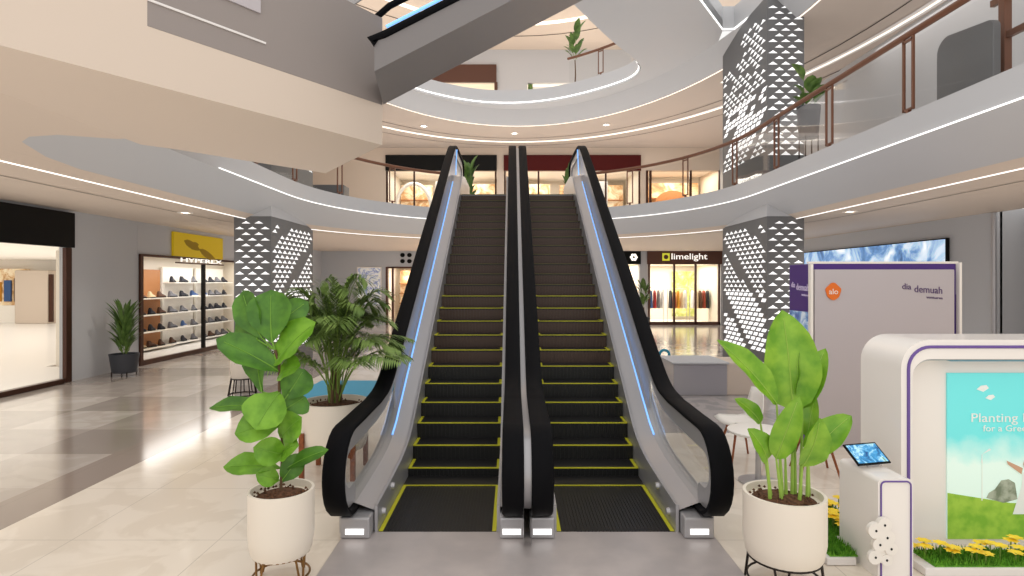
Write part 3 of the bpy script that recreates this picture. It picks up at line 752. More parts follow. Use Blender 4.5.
bushy('potted_shrub', 'slim green plant beside the brown-signed shop, just right of the right escalator', (6.05,27.0,0), (.28,.5,'dark_pot'), 1.9, .45, 22, 8, trunk=.5)
bushy('potted_shrub', 'green potted plant behind the first-floor railing, in front of the right-hand column', (5.86,11.6,4.1), (.22,.62,'dark_pot'), .95, .42, 16, 9, stand=.85, lw=.5)
bushy('potted_shrub', 'green plant at the upper floor railing far above the escalators', (2.35,22.0,8.88), (.28,.5,'dark_pot'), 2.6, .5, 24, 10, trunk=1.1)
bushy('potted_shrub', 'small dark green plant at the head of the left escalator', (-1.25,17.0,4.06), (.18,.3,'dark_pot'), 1.55, .32, 20, 12)
bushy('potted_shrub', 'small dark green plant at the head of the right escalator', (1.66,17.0,4.06), (.18,.3,'dark_pot'), 1.55, .32, 20, 13)
# empty-looking white planter behind the fig
root = thing('planter', 'white planter on a black wire stand on the floor behind the broad-leaved plant', 'planter', (-5.05,11.0,0))
MB().lathe([(.17,.3),(.2,.34),(.21,.72),(.18,.72),(.17,.66),(.001,.66)], (-5.05,11,0), 24).build('pot', 'pot_white', root, smooth=True)
mb = MB(); 
for k in range(10):
    a = k*PI/5; mb.tube([(-5.05+.2*math.cos(a),11+.2*math.sin(a),.31),(-5.05+.25*math.cos(a),11+.25*math.sin(a),.01)], .01, 5)
for z, q in ((.01,.25),(.31,.2)): mb.tube([(-5.05+q*math.cos(a),11+q*math.sin(a),z) for a in [2*PI*k/20 for k in range(20)]], .01, 5, closed=True)
mb.build('stand', 'wire_black', root)
mb = MB()
for k in range(8):
    a = k*.8; leaf(mb, (-5.05+.05*math.cos(a),11+.05*math.sin(a),.68), (-5.05+.3*math.cos(a),11+.3*math.sin(a),1.25), .14, (math.cos(a)*-.4,math.sin(a)*-.4,1), shape='bird', n=5, rib=False)
mb.build('foliage', ['leaf_small','stem'], root, normals=False, smooth=True)

# ------------------------------------------------------------------ the purple booth
def rrect(x0, x1, z0, z1, r, n=8):         # outline with rounded top corners
    p = [(x0,z0)]+[(x0+r-r*math.cos(a), z1-r+r*math.sin(a)) for a in [PI/2*k/n for k in range(n+1)]]
    p += [(x1-r+r*math.sin(a), z1-r+r*math.cos(a)) for a in [PI/2*k/n for k in range(n+1)]]+[(x1,z0)]
    return p
root = thing('booth_wall', 'tall grey-lilac booth wall with an orange emblem and a purple side banner', 'booth', (4.77,7.85,0))
MB().box(3.85, 5.72, 7.56, 8.15, 0, 2.345).build('body', 'purple', root, bevel=.01)
MB().box(3.87, 5.655, 7.5, 7.558, 0, 2.27).build('front_panel', 'lilac_panel', root, bevel=.008)
mb = MB(); mb.box(3.815, 3.85, 7.5, 7.56, 0, 2.34); mb.box(5.72, 5.75, 7.5, 7.56, 0, 2.36); mb.box(3.815, 5.75, 7.56, 7.6, 2.346, 2.375); mb.build('edge_trim', 'white', root)
mb = MB(); mb.prism([(4.10+.095*(1+.07*math.sin(5*a))*math.cos(a), 1.99+.105*(1+.07*math.cos(4*a))*math.sin(a)) for a in [2*PI*k/36 for k in range(36)]], 7.485, 7.499, axis=1).build('emblem', 'orange', root)
mb = MB(); text_into(mb, 'alo', .1, (4.10,7.483,1.955), (1,0,0), (0,0,1), ext=.003); mb.build('emblem_lettering', 'white', root)
def script(mb, o, right, up, width):
    o = Vector(o); r = Vector(right); u = Vector(up)
    text_into(mb, 'dia', .11, o, r, u, align='LEFT', ext=.003, width=width*.22)
    text_into(mb, 'demuah', .13, o+r*width*.3-u*.03, r+u*.0, u, align='LEFT', ext=.003, width=width*.68)
    text_into(mb, 'ventures', .05, o+r*width*.6-u*.1, r, u, align='LEFT', ext=.003, width=width*.4)
mb = MB(); script(mb, (4.98,7.497,2.02), (1,0,-.06), (0,0,1), .52); mb.build('lettering', 'purple_ink', root)
mb = MB(); script(mb, (3.843,8.08,2.04), (0,-1,-.04), (0,0,1), .48); mb.build('side_lettering', 'light_ink', root)
MB().box(3.838, 3.849, 7.62, 8.12, .9, 1.72).build('side_picture', 'peak_print', root)
root = tag(MB().box(5.78, 5.83, 7.6, 7.9, 0, 1.95).build('sign_post', 'black', bevel=.01), 'slim black upright panel at the right end of the lilac booth wall', 'post')

X0, X1, YB = 3.03, 6.6, 4.57
root = thing('booth_counter', 'white rounded booth with purple outline and a landscape poster, far right', 'booth', (4.8,5.1,0))
out = rrect(X0, X1, 0, 1.66, .22); inn = rrect(X0+.09, X1-.09, 0, 1.51, .14)
MB().prism(rrect(X0, X1, 0, 1.66, .22), YB+.15, 5.1, axis=1).build('shell', 'white_gloss', root, smooth=True)
mb = MB(); n = len(out)
A = [(x,YB,z) for x,z in out]; B = [(x,YB,z) for x,z in inn]; A2b = [(x,YB+.15,z) for x,z in out]; B2 = [(x,YB+.15,z) for x,z in inn]
mb.strip(A, B); mb.strip(A, A2b); mb.strip(B, B2); mb.build('front_frame', 'white_gloss', root, smooth=True)
MB().tube([(x,YB-.004,z) for x,z in rrect(X0+.055, X1-.055, .0, 1.605, .17)], .012, 6).build('outline', 'purple_line', root, smooth=True)
MB().tube([(x,YB+.02,z) for x,z in rrect(X0+.095, X1-.095, .0, 1.505, .14)], .008, 6).build('inner_trim', 'steel', root, smooth=True)
MB().box(X0+.4, X1-.4, YB+.02, YB+.13, 1.49, 1.505).build('canopy_strip', 'teal', root)
ps = MB().box(0, 1.9, -.012, 0, 0, 1.33).build('poster', 'poster_sky', root, local=True); ps.location = Vector((3.49,YB+.148,.05))-Vector(root.location)
def pp(mb, pts, t, m=0): return mb.prism([(x,z) for x,z in pts], -.013-t, -.0125-t, axis=1, m=m)
hill = [(0,0),(1.9,0),(1.9,.36),(1.5,.38),(1.1,.33),(.8,.28),(.5,.29),(.25,.33),(0,.37)]
pp(MB(), hill, .001).build('hill_print', 'poster_hill', ps, local=True)
pp(MB(), [(.31,.33),(.33,.37),(.38,.40),(.43,.47),(.49,.48),(.54,.45),(.56,.32),(.45,.29)], .002).build('bush_print', 'poster_bush', ps, local=True)
mb = MB(); pp(mb, [(.27,.31),(.28,.31),(.278,.68),(.272,.68)], .003)
for k in range(3):
    a = k*2*PI/3+.5; pp(mb, [(.275,.68),(.275+.075*math.cos(a)+.008,.68+.075*math.sin(a)),(.275+.075*math.cos(a)-.008,.68+.075*math.sin(a)+.01)], .004)
for cx, cz, w in ((.28,1.2,.05),(.34,1.13,.04),(.74,1.22,.06),(.82,1.2,.05)): pp(MB(), [(cx-w,cz),(cx-w*.3,cz+w*.6),(cx+w*.6,cz+w*.7),(cx+w,cz+.01),(cx+w*.1,cz-w*.4)], .004).build('petal_print', 'poster_white', ps, local=True)
mb.build('turbine_print', 'poster_white', ps, local=True)
mb = MB(); pp(mb, [(.52,.20),(.77,.20),(.69,.42),(.68,.54),(.60,.54),(.59,.42)], .004); pp(mb, [(.59,.52),(.48,.60),(.47,.63),(.60,.57)], .005, 1); pp(mb, [(.64+.035*math.cos(a),.60+.045*math.sin(a)) for a in [2*PI*k/14 for k in range(14)]], .005, 1)
mb.build('dress_print', ['poster_white','poster_skin'], ps, local=True)
mb = MB(); o = Vector((.18,-.018,.94))
text_into(mb, 'Planting Happiness', .1, o, (1,0,0), (0,0,1), align='LEFT', ext=.002, width=.9); mb.build('lettering', 'poster_white', ps, local=True); mb = MB(); text_into(mb, 'for a Greener World', .07, o+Vector((.1,0,-.075)), (1,0,0), (0,0,1), align='LEFT', ext=.002, width=.7)
mb.build('lettering', 'poster_white', ps, local=True)

def grass_mesh(poly, z, seed, n, h=.05):
    rnd = random.Random(seed); mb = MB(); xs = [p[0] for p in poly]; ys = [p[1] for p in poly]
    def inside(x, y):
        c = False
        for (a,b),(d,e) in zip(poly, poly[1:]+poly[:1]):
            if (b > y) != (e > y) and x < (d-a)*(y-b)/(e-b)+a: c = not c
        return c
    while n:
        x, y = rnd.uniform(min(xs),max(xs)), rnd.uniform(min(ys),max(ys))
        if not inside(x,y): continue
        n -= 1; a = rnd.random()*6.28; w = .006; t = Vector((rnd.uniform(-.02,.02), rnd.uniform(-.02,.02), h*rnd.uniform(.6,1.2)))
        p = Vector((x,y,z)); q = Vector((math.cos(a)*w, math.sin(a)*w, 0)); mb.add([p-q,p+q,p+t],[(0,1,2)])
    return mb
flower = None
def bed(label, poly, spots, place):
    global flower
    root = thing('flower_bed', label, 'flower bed', (sum(p[0] for p in poly)/len(poly), sum(p[1] for p in poly)/len(poly), 0))
    MB().prism(poly, .003, .06).build('kerb', 'kerb_white', root, bevel=.006)
    cx, cy = wloc(root).x, wloc(root).y; inner = [(x+(cx-x)*.05+(.02 if x<cx else -.02), y+(.02 if y<cy else -.02)) for x,y in poly]
    MB().prism(inner, .06, .068).build('turf', 'grass', root)
    tag(grass_mesh(inner, .066, len(spots), 2600).build('grass', 'grass', root, normals=False), kind='stuff')
    for k,(x,y) in enumerate(spots):
        if flower is None:
            flower = thing('flower', '', 'flower', (x,y,.06), group='yellow flowers in the booth beds')
            mb = MB(); rr = random.Random(1)
            for j in range(7):
                a = j*2*PI/7; d = Vector((math.cos(a), math.sin(a), .25)); leaf(mb, Vector((0,0,.085))+d*.004, Vector((0,0,.09))+d*.034, .024, (0,0,1), sag=.004, shape='x', n=4, rib=False)
            fb = mb.build('petals', 'petal', flower, local=True, normals=False); MB().tube([(0,0,0),(0,0,.088)], .003, 5).build('stem', 'stem', flower, local=True)
            f = flower
        else: f = copy_tree(flower)
        f.location = (x,y,.069); f.rotation_euler = (0,0,k*1.3); f.scale = (1.7,1.7,.8+.1*(k%4))
        f['label'] = 'small yellow flower in the green bed '+place
rnd = random.Random(21)
bed('low bed of grass and yellow flowers along the foot of the white booth', [(2.96,4.2),(5.4,4.2),(5.4,4.5),(2.96,4.5)], [(3.0+.055*k+rnd.uniform(-.02,.02), rnd.uniform(4.24,4.46)) for k in range(26)], 'along the foot of the white booth')
bed('low bed of grass and yellow flowers on the floor behind the tablet stand', [(2.34,4.36),(2.56,4.36),(2.56,4.72),(2.94,4.72),(2.94,5.4),(2.34,5.4)], [(q*rnd.uniform(.535,.565), q) for q in [4.75+.055*k for k in range(11)]], 'behind the tablet stand')

root = thing('tablet_stand', 'small white stand with purple edge line holding the tablet, in front of the white booth', 'stand', (2.72,4.4,0))
MB().prism(rrect(2.6, 2.85, 0, .71, .035, 4), 4.17, 4.66, axis=1).build('cabinet', 'white_gloss', root, smooth=True)
MB().tube([(x,4.166,z) for x,z in rrect(2.62, 2.832, .0, .693, .03, 4)], .006, 6).build('outline', 'purple_line', root, smooth=True)
mb = MB(); rnd = random.Random(4); mb.prism([(2.54,.14),(2.68,.12),(2.70,.24),(2.66,.42),(2.56,.4)], 4.14, 4.16, axis=1)
for cx, cz, q in ((2.56,.36,.055),(2.62,.40,.05),(2.64,.31,.055),(2.59,.26,.05),(2.67,.23,.045),(2.56,.17,.05),(2.64,.15,.04)):
    fy = 4.137-.0017*cz*20; mb.prism([(cx+q*math.cos(a), cz+q*math.sin(a)) for a in [2*PI*k/18 for k in range(18)]], fy, 4.158, axis=1, m=0)
    mb.prism([(cx+.008*math.cos(a), cz+.009*math.sin(a)) for a in [2*PI*k/10 for k in range(10)]], fy-.002, fy+.002, axis=1, m=1)
mb.build('cut_out_panel', ['white','black'], root)
root = thing('tablet', 'tablet with a lit blue picture tilted on top of the small white stand', 'tablet', (2.72,4.4,.712)); root.rotation_euler = (0,0,math.radians(14))
mb = MB(); mb.box(-.15,.15,-.006,.006,0,.19)
def tiltm(o, ang, lift): o.matrix_basis = Matrix.Translation((0,0,lift)) @ Matrix.Rotation(ang, 4, 'X')
b = mb.build('body', 'black', root, local=True, bevel=.004); tiltm(b, math.radians(-52), .03)
sc_ = MB().box(-.135,.135,-.0085,-.0065,.014,.176).build('screen', 'tablet_picture', b, local=True)
st = MB().box(-.05,.05,.006,.03,0,.05).build('stand', 'steel', b, local=True)

# seating and counter behind the right-hand pot plant
def chair(label, x, y, rz):
    root = thing('chair', label, 'chair', (x,y,0), rz=rz)
    mb = MB(); n = 9; m = 9; vs = []
    prof = [(.22,.43),(.16,.455),(.05,.445),(-.08,.44),(-.16,.455),(-.205,.52),(-.235,.62),(-.255,.74),(-.265,.84)]
    for i,(yy,zz) in enumerate(prof):
        hw = .22 if i < 5 else .22-.018*(i-5)**1.4
        for j in range(m):
            q = -1+2*j/(m-1); vs.append((q*hw, -yy if False else yy+.05*q*q*(1 if i > 4 else 0), zz+.03*q*q*(1 if i < 5 else 0)))
    mb.add(vs, [(i*m+j, i*m+j+1, (i+1)*m+j+1, (i+1)*m+j) for i in range(n-1) for j in range(m-1)])
    o = mb.build('seat_shell', 'white', root, smooth=True, local=True)
    md = o.modifiers.new('t','SOLIDIFY'); md.thickness = .012
    for a in ((-1,-1),(1,-1),(1,1),(-1,1)):
        MB().tube([(a[0]*.1,a[1]*.09,.43),(a[0]*.2,a[1]*.2,0)], [.016,.012], 8).build('leg', 'wood', root, smooth=True, local=True)
chair('white shell chair behind the tall paddle-leaved plant, back turned to the escalator', 2.72, 7.0, math.radians(95))
chair('white shell chair on the far side of the small white table, mostly behind leaves', 3.35, 6.5, math.radians(-100))
root = thing('side_table', 'low round white table between the white chairs, behind the paddle-leaved plant', 'table', (2.6,6.2,0))
MB().lathe([(.3,.52),(.31,.53),(.31,.545),(.3,.55),(.001,.55)], (2.6,6.2,0), 30).build('table_top', 'white', root, smooth=True)
MB().lathe([(.2,0),(.2,.015),(.03,.03),(.025,.5),(.06,.52)], (2.6,6.2,0), 20).build('pedestal', 'steel', root, smooth=True)
root = thing('counter', 'low grey box counter with a beige side, on the floor beyond the white chair', 'counter', (3.9,11.2,0))
MB().box(3.0, 4.0, 10.9, 11.9, .0, .58).build('body', 'steel', root, bevel=.015); MB().box(2.97, 4.03, 10.87, 11.93, .581, .62).build('worktop', 'grey_wall', root, bevel=.01)
MB().box(4.0, 4.75, 10.95, 11.85, 0, .6).build('side_unit', 'beige_wall', root, bevel=.015)
root = thing('floor_ring', 'small round teal ring standing on the floor right of the right escalator', 'ornament', (4.05,15.6,0))
MB().tube([(4.05+.13*math.cos(a), 15.6, .17+.13*math.sin(a)) for a in [2*PI*k/24 for k in range(24)]], .035, 8, closed=True).build('ring', 'teal', root, smooth=True)
MB().box(3.98,4.12,15.55,15.65,0,.02).build('base', 'black', root)
o = MB().box(-4.0,-2.3,10.4,12.3,.002,.05).build('floor_mat', 'teal_mat', bevel=.02); tag(o, 'flat teal-blue mat on the floor behind the feathery palm', 'mat')
# ------------------------------------------------------------------ shops
def pane(i, x0, x1, y, z0, z1, axis=1):
    mb = MB()
    if axis == 1: mb.add([(x0,y,z0),(x1,y,z0),(x1,y,z1),(x0,y,z1)],[(0,1,2,3)])
    else: mb.add([(y,x0,z0),(y,x1,z0),(y,x1,z1),(y,x0,z1)],[(0,1,2,3)])
    struct('window_%d' % i, mb, 'glass', normals=False)
def room(k, x0, x1, y0, y1, z0, z1, mats, openside):
    t = .06
    if openside != '-y': struct('wall_front', MB().box(x0,x1,y0-t,y0,z0,z1), mats[0])
    struct('wall_back', MB().box(x0,x1,y1,y1+t,z0,z1), mats[0])
    if openside != '+x': struct('wall_right', MB().box(x1,x1+t,y0,y1,z0,z1), mats[0])
    struct('wall_left', MB().box(x0-t,x0,y0,y1,z0,z1), mats[0])
    struct('ceiling', MB().box(x0,x1,y0,y1,z1,z1+t), mats[1]); struct('floor', MB().box(x0,x1,y0,y1,z0,z0+.02), mats[2])
# left shop with the black fascia
o = thing('shop_fascia', 'long black blank fascia over the open shop front at the left edge', 'sign', (XL+.05,9,2.85))
MB().box(XL+.005, XL+.14, 6.0, 12.38, 2.83, 3.56).build('board', 'black', o, bevel=.01)
o = thing('door_frame', 'dark bronze frame of the wide shop opening at the left edge', 'door frame', (XL,9,0))
mb = MB(); mb.box(XL-.06, XL+.03, 12.28, 12.44, 0, 2.83).build('jamb', 'bronze', o, bevel=.01); MB().box(XL-.08, XL+.06, 6.0, 12.2, 0.001, .1).build('sill', 'bronze', o, bevel=.01)
pane(1, 6.0, 12.2, XL-.02, .1, 2.83, 0)
struct('ceiling.006', MB().box(-34, XL-.3, 4, 32, 3.25, 3.35), 'shop_white')
w = MB().box(-34, -14, 31, 31.2, 0, 3.25); w.box(-34.2,-34, 4, 31, 0, 3.25); struct('wall_far_shop', w, 'shop_white')
o = thing('shop_unit', 'white column-like display unit seen through the left shop opening', 'display', (-24.6,30,0))
MB().box(-25.1, -23.4, 29.6, 30.6, 0, 2.7).build('body', 'beige_wall', o, bevel=.05); MB().box(-23.3,-23.1,29.5,29.6,.1,2.5).build('edge_strip', 'bronze', o)
o = thing('display_stand', 'colourful display glimpsed far inside the left shop opening, beside the white unit', 'display', (-28,30.5,0))
MB().box(-28.5, -25.3, 30.3, 30.8, 0, .9).build('plinth', 'shop_white', o); MB().box(-28.5, -25.3, 30.5, 30.8, .9, 2.8).build('display', 'shop_clutter', o)
for k, c in enumerate((2,7,1,9,2,4)): MB().box(-28.4+k*.52, -28.05+k*.52, 30.4, 30.49, 1.1, 2.1+.1*(k%3)).build('panel', 'cloth%d' % c, o)
struct('floor', MB().box(-34, XL-.26, 5, 14.6, 0, .008).box(-34, -11.6, 14.6, 31, 0, .008), 'shop_floor')
area('shop_lamp', (-20,20,3.2), 12, 300, (1,.97,.93), sy=16)
area('shop_lamp', (-12.5,9.5,3.2), 3, 60, (1,.97,.93), sy=6)

# shoe shop
room(1, -11.4, XL-.27, 14.75, 23.2, 0, 2.9, ['shop_warm','shop_white','shop_floor'], '+x')
o = thing('shop_window_frame', 'dark bronze frame round the shoe shop window with a dark mullion', 'window frame', (XL,17.6,0))
mb = MB(); mb.box(XL-.06,XL+.05,14.7,14.82,0,2.82); mb.build('jamb', 'bronze', o); MB().box(XL-.06,XL+.05,20.38,20.5,0,2.82).build('jamb', 'bronze', o)
MB().box(XL-.06,XL+.05,14.82,20.38,0.001,.12).build('sill', 'bronze', o); MB().box(XL-.06,XL+.05,14.82,20.38,2.76,2.82).build('head', 'bronze', o); MB().box(XL-.05,XL+.04,17.74,17.84,.12,2.76).build('mullion', 'black', o)
pane(2, 14.82, 17.74, XL-.01, .12, 2.76, 0); pane(3, 17.84, 20.38, XL-.01, .12, 2.76, 0)
o = thing('shop_sign', 'square-cornered olive yellow sign above the shoe shop window', 'sign', (XL+.04,17.6,2.82))
MB().box(XL+.005, XL+.07, 16.1, 18.85, 2.83, 3.5).build('board', 'olive_sign', o, bevel=.008)
mb = MB(); 
for k,(yy,zz,a,l) in enumerate(((16.6,3.28,-.25,.9),(17.4,3.08,-.3,1.1),(16.9,3.12,.2,.5))):
    d = Vector((0,math.cos(a),math.sin(a))); A = Vector((XL+.073,yy,zz)); leaf(mb, A, A+d*l, .22, (1,0,0), sag=.002, cup=0, shape='bird', n=6, rib=False)
mb.build('leaf_motif', 'olive_dark', o, normals=False)
o = thing('shop_lettering', 'row of pale lettering at the top of the shoe shop window', 'sign', (XL+.1,17.6,2.66))
MB().box(XL+.055, XL+.075, 16.2, 18.9, 2.63, 2.67).build('rail', 'brown_sign', o)
mb = MB(); text_into(mb, 'HYPEREX', .16, (XL+.09,17.55,2.68), (0,1,0), (0,0,1), width=2.3, ext=.01); mb.build('lettering', 'lettering', o)
unit = thing('shoe_shelving', 'white wall shelving bay of the shoe shop, left of the mullion', 'shelving', (-11,18.9,0))
bays = ((18.95,20.75,unit),(20.95,22.9,thing('shoe_shelving', 'white wall shelving bay of the shoe shop, right of the mullion', 'shelving', (-11,20.8,0))))
ROWS = [.12,.62,1.12,1.62,2.1]
for y0, y1, u in bays:
    MB().box(-11.35,-11.28,y0,y1,.02,2.6).build('back_panel', 'shop_white', u)
    for z in ROWS: MB().box(-11.28,-10.9,y0+.02,y1-.02,z-.03,z).build('shelf', 'white', u)
u2 = thing('wooden_shelving', 'warm wooden shelving in the left part of the shoe shop window', 'shelving', (-11,16.3,0))
MB().box(-11.35,-11.3,17.15,18.85,.02,2.5).build('back_panel', 'shop_wood', u2)
for z in ROWS[:4]: MB().box(-11.3,-10.8,17.17,18.83,z-.03,z).build('shelf', 'shop_warm', u2)
def shoe_mesh():
    mb = MB(); S = [(-.21,.05,.10,.0),(-.19,.075,.20,.0),(-.08,.08,.19,0),(.0,.085,.12,0),(.1,.095,.085,0),(.18,.085,.06,0),(.22,.04,.04,0)]
    vs = []; k = 8
    for y, w, h, _ in S: vs += [(w/1.0*math.cos(a)*.9, y, .02+h*max(0,math.sin(a))) for a in [PI*j/(k-1) for j in range(k)]]
    n = len(S); mb.add(vs, [(i*k+j, i*k+j+1, (i+1)*k+j+1, (i+1)*k+j) for i in range(n-1) for j in range(k-1)]+[tuple(range(k))[::-1], tuple((n-1)*k+j for j in range(k))])
    return mb
sole = lambda: MB().prism([(-.07,-.2),(.07,-.2),(.09,0),(.1,.12),(.05,.225),(-.05,.225),(-.1,.12),(-.09,0)], 0, .035)
protos = {}
ORD = ['first','second','third','fourth','fifth','sixth']
TN = ['lowest','second lowest','middle','second highest','top']
CN = {0:'dark',1:'red',2:'blue',4:'brown',8:'grey',3:'tan'}
rnd = random.Random(5)
def put_shoe(x, y, z, c, label, group):
    if c not in protos:
        r0 = thing('shoe', label, 'shoe', (0,0,0), group=group); shoe_mesh().build('upper', 'cloth%d' % c, r0, local=True, smooth=True); sole().build('sole', 'white' if c in (1,2) else 'black', r0, local=True)
        protos[c] = r0; r = r0
    else: r = copy_tree(protos[c])
    r.location = (x,y,z+.002); r.rotation_euler = (0,0,rnd.uniform(-.25,.25)); r.scale = (.8,.8,.95); r['label'] = label; r['group'] = group
for y0, y1, u in bays:
    nm = 'left' if u is unit else 'right'
    for q, z in enumerate(ROWS):
        n = 3 if nm == 'left' else 4
        for k in range(n):
            c = rnd.choice([0,0,8,8,4,0,8,2]); put_shoe(-11.1, y0+.25+(y1-y0-.5)*k/(n-1), z, c, '%s shoe, %s from the left on the %s shelf of the %s white bay' % (CN[c], ORD[k], TN[q], nm), 'shoes on the white wall shelves')
for q, z in enumerate(ROWS[:4]):
    for k in range(3):
        c = rnd.choice([4,0,3]); put_shoe(-11.05, 17.5+.5*k, z, c, '%s shoe, %s from the left on the %s wooden shelf of the shoe shop' % (CN[c], ORD[k], TN[q] if q < 3 else 'highest'), 'shoes on the wooden shelves')
area('shop_lamp', (-10.3,19.4,2.85), .8, 115, (1,.97,.93), sy=7)

# far wall, left: flower poster, shop front with the four-dot logo
o = thing('wall_poster', 'tall white and blue floral poster on the far wall left of the left escalator', 'poster', (-7,YF-.03,1.9))
MB().box(-7.6,-6.4,YF-.05,YF-.005,.9,2.85).build('board', 'white', o); MB().box(-7.55,-6.45,YF-.056,YF-.05,.95,2.8).build('picture', 'flower_print', o)
room(2, -6.1, -3.05, YF+.25, YF+3, 0, 2.9, ['shop_warm','shop_white','shop_floor'], '-y')
o = thing('shop_window_frame', 'slim brown frame of the shop under the four-dot logo', 'window frame', (-4.6,YF,0))
for x in (-6.14,-5.85,-3.06): MB().box(x-.05,x+.05,YF-.03,YF+.06,0,2.85).build('jamb', 'brown_sign', o)
MB().box(-6.1,-3.05,YF-.03,YF+.06,2.78,2.86).build('head', 'brown_sign', o)
pane(4, -6.1, -3.05, YF+.1, 0, 2.8)
o = thing('shop_logo', 'black four-dot logo on the far grey wall left of the left escalator', 'sign', (-5.2,YF-.02,3.3))
for dx in (-.17,.17):
    for dz in (-.15,.15): MB().prism([(-5.2+dx+.12*math.cos(a), 3.28+dz+.11*math.sin(a)) for a in [PI/4*k+PI/8 for k in range(8)]], YF-.03, YF, axis=1).build('dot', 'black', o)
MB().prism([(-4.75,3.15),(-4.7,3.15),(-4.62,3.4),(-4.67,3.4)], YF-.03, YF, axis=1).build('slash', 'black', o)
u = thing('garment_rack', 'pale shelving of goods inside the shop under the four-dot logo', 'shelving', (-4.8,YF+1.6,0))
MB().box(-5.8,-3.5,YF+1.7,YF+1.75,.1,2.7).build('back_panel', 'shop_clutter', u)
for z in (.5,1.0,1.5,2.0): MB().box(-5.8,-3.5,YF+1.4,YF+1.7,z,z+.04).build('shelf', 'shop_wood', u)
area('shop_lamp', (-4.6,YF+1.1,2.85), 2, 110, (1,.95,.88), sy=1.4)

# far wall, right: shop with the brown lettered fascia and its neighbour
room(3, 6.68, 10.25, YF+.25, YF+4, 0, 3.0, ['shop_warm','shop_white','shop_floor'], '-y')
room(4, 4.42, 6.25, YF+.25, YF+3, 0, 3.0, ['shop_warm','shop_white','shop_floor'], '-y')
o = thing('shop_sign', 'brown fascia lettered limelight over the lit shop front on the far right', 'sign', (8.4,YF-.1,2.98))
MB().box(6.62,10.28,YF-.12,YF-.005,2.98,3.68).build('board', 'brown_sign', o, bevel=.01)
mb = MB(); text_into(mb, 'limelight', .42, (8.65,YF-.13,3.22), (1,0,0), (0,0,1), width=1.75, ext=.01); mb.build('lettering', 'lettering', o)
mb = MB(); mb.box(7.34,7.7,YF-.14,YF-.121,3.15,3.52,0); mb.prism([(7.52+.11*math.cos(a),3.335+.11*math.sin(a)) for a in [2*PI*k/20 for k in range(20)]], YF-.15, YF-.141, axis=1, m=1); mb.build('emblem', ['lime','brown_sign'], o)
o = thing('shop_sign', 'black fascia with a white flower emblem, just right of the right escalator', 'sign', (5.4,YF-.1,2.98))
MB().box(4.4,6.3,YF-.12,YF-.005,2.98,3.68).build('board', 'black', o, bevel=.01)
mb = MB()
for k in range(6):
    a = k*PI/3; cx, cz = 5.95+.12*math.cos(a), 3.32+.12*math.sin(a); mb.prism([(cx+.07*math.cos(b), cz+.07*math.sin(b)) for b in [2*PI*j/12 for j in range(12)]], YF-.135, YF-.121, axis=1)
mb.build('emblem', 'lettering', o)
o = thing('shop_window_frame', 'dark brown frame of the lit shop front under the limelight fascia', 'window frame', (8.4,YF,0))
for x in (6.72,7.95,9.0,10.15): MB().box(x-.045,x+.045,YF-.06,YF+.05,0,2.98).build('mullion', 'brown_sign', o)
MB().box(6.7,10.2,YF-.06,YF+.05,0.001,.16).build('sill', 'brown_sign', o)
pane(5, 6.76, 10.1, YF+.08, .16, 2.96)
u = thing('wall_banner', 'green-yellow banner on the back wall inside the limelight shop', 'banner', (8.5,YF+3.8,0)); MB().box(8.9,10.15,YF+3.8,YF+3.86,.2,2.7).build('banner', 'green_banner', u)
for side, x in (('left',7.35),('middle',8.55),('right',9.7)):
    rk = thing('clothes_rail', 'clothes rail in the %s of the limelight shop window' % side, 'clothes rail', (x,YF+1.6,0))
    MB().tube([(x-.5,YF+1.6,1.75),(x+.5,YF+1.6,1.75)], .015, 6).build('bar', 'steel', rk)
    for e in (-.5,.5): MB().tube([(x+e,YF+1.6,.02),(x+e,YF+1.6,1.75)], .015, 6).build('post', 'steel', rk)
    for k in range(5):
        c = [0,1,9,3,6,4,2,5,8,6,3,4,1,0,2][(k+{'left':5,'middle':0,'right':9}[side]) % 15]; gx = x-.38+k*.19
        gt = thing('garment', '%s garment, %s along the clothes rail in the %s of the limelight shop' % (['dark navy','rust','blue','tan','brown','red','white','green','grey','ochre'][c], ORD[k], side), 'garment', (gx,YF+1.6,1.75), group='garments on the shop clothes rails')
        MB().prism([(gx-.03,.75),(gx+.09,.75),(gx+.07,1.55),(gx+.03,1.68),(gx,1.55)], YF+1.4, YF+1.8, axis=1).build('cloth', 'cloth%d' % c, gt, bevel=.015)
        MB().tube([(gx+.03,YF+1.6,1.66),(gx+.03,YF+1.6,1.73)], .008, 5).build('hanger', 'steel', gt)
area('shop_lamp', (8.45,YF+2,2.95), 3, 200, (1,.95,.88), sy=2.6); area('shop_lamp', (5.35,YF+1.5,2.95), 1.5, 90, (1,.93,.85), sy=2)

# right wall: long screen, recess with chrome post
o = thing('wall_screen', 'long lit screen of blue snowy mountains high on the right wall', 'screen', (XR,17,2.7))
MB().box(XR-.09,XR-.002,13.94,21.0,2.21,3.16).build('frame', 'black', o, bevel=.01)
pn = MB().box(XR-.098,XR-.09,13.97,20.93,2.25,3.13).build('display', 'mountain_screen', o)
o = thing('chrome_post', 'tall chrome upright beside the dark recess at the right edge', 'post', (XR-.05,12.7,0))
MB().lathe([(.05,0),(.05,3.6)], (XR-.06,12.6,0), 16).build('tube', 'steel', o, smooth=True); MB().lathe([(.09,0),(.09,.05),(.05,.06)], (XR-.06,12.6,0), 16).build('foot', 'steel_dark', o, smooth=True)
o = thing('recess_door', 'pale grey panel door inside the dark recess at the right edge', 'door', (XR+.8,11,0)); MB().box(XR+.82,XR+.89,9.3,11.9,.01,2.4).build('leaf', 'grey_wall', o, bevel=.01); MB().box(XR+.8,XR+.82,11.5,11.54,.9,1.3).build('handle', 'steel', o)
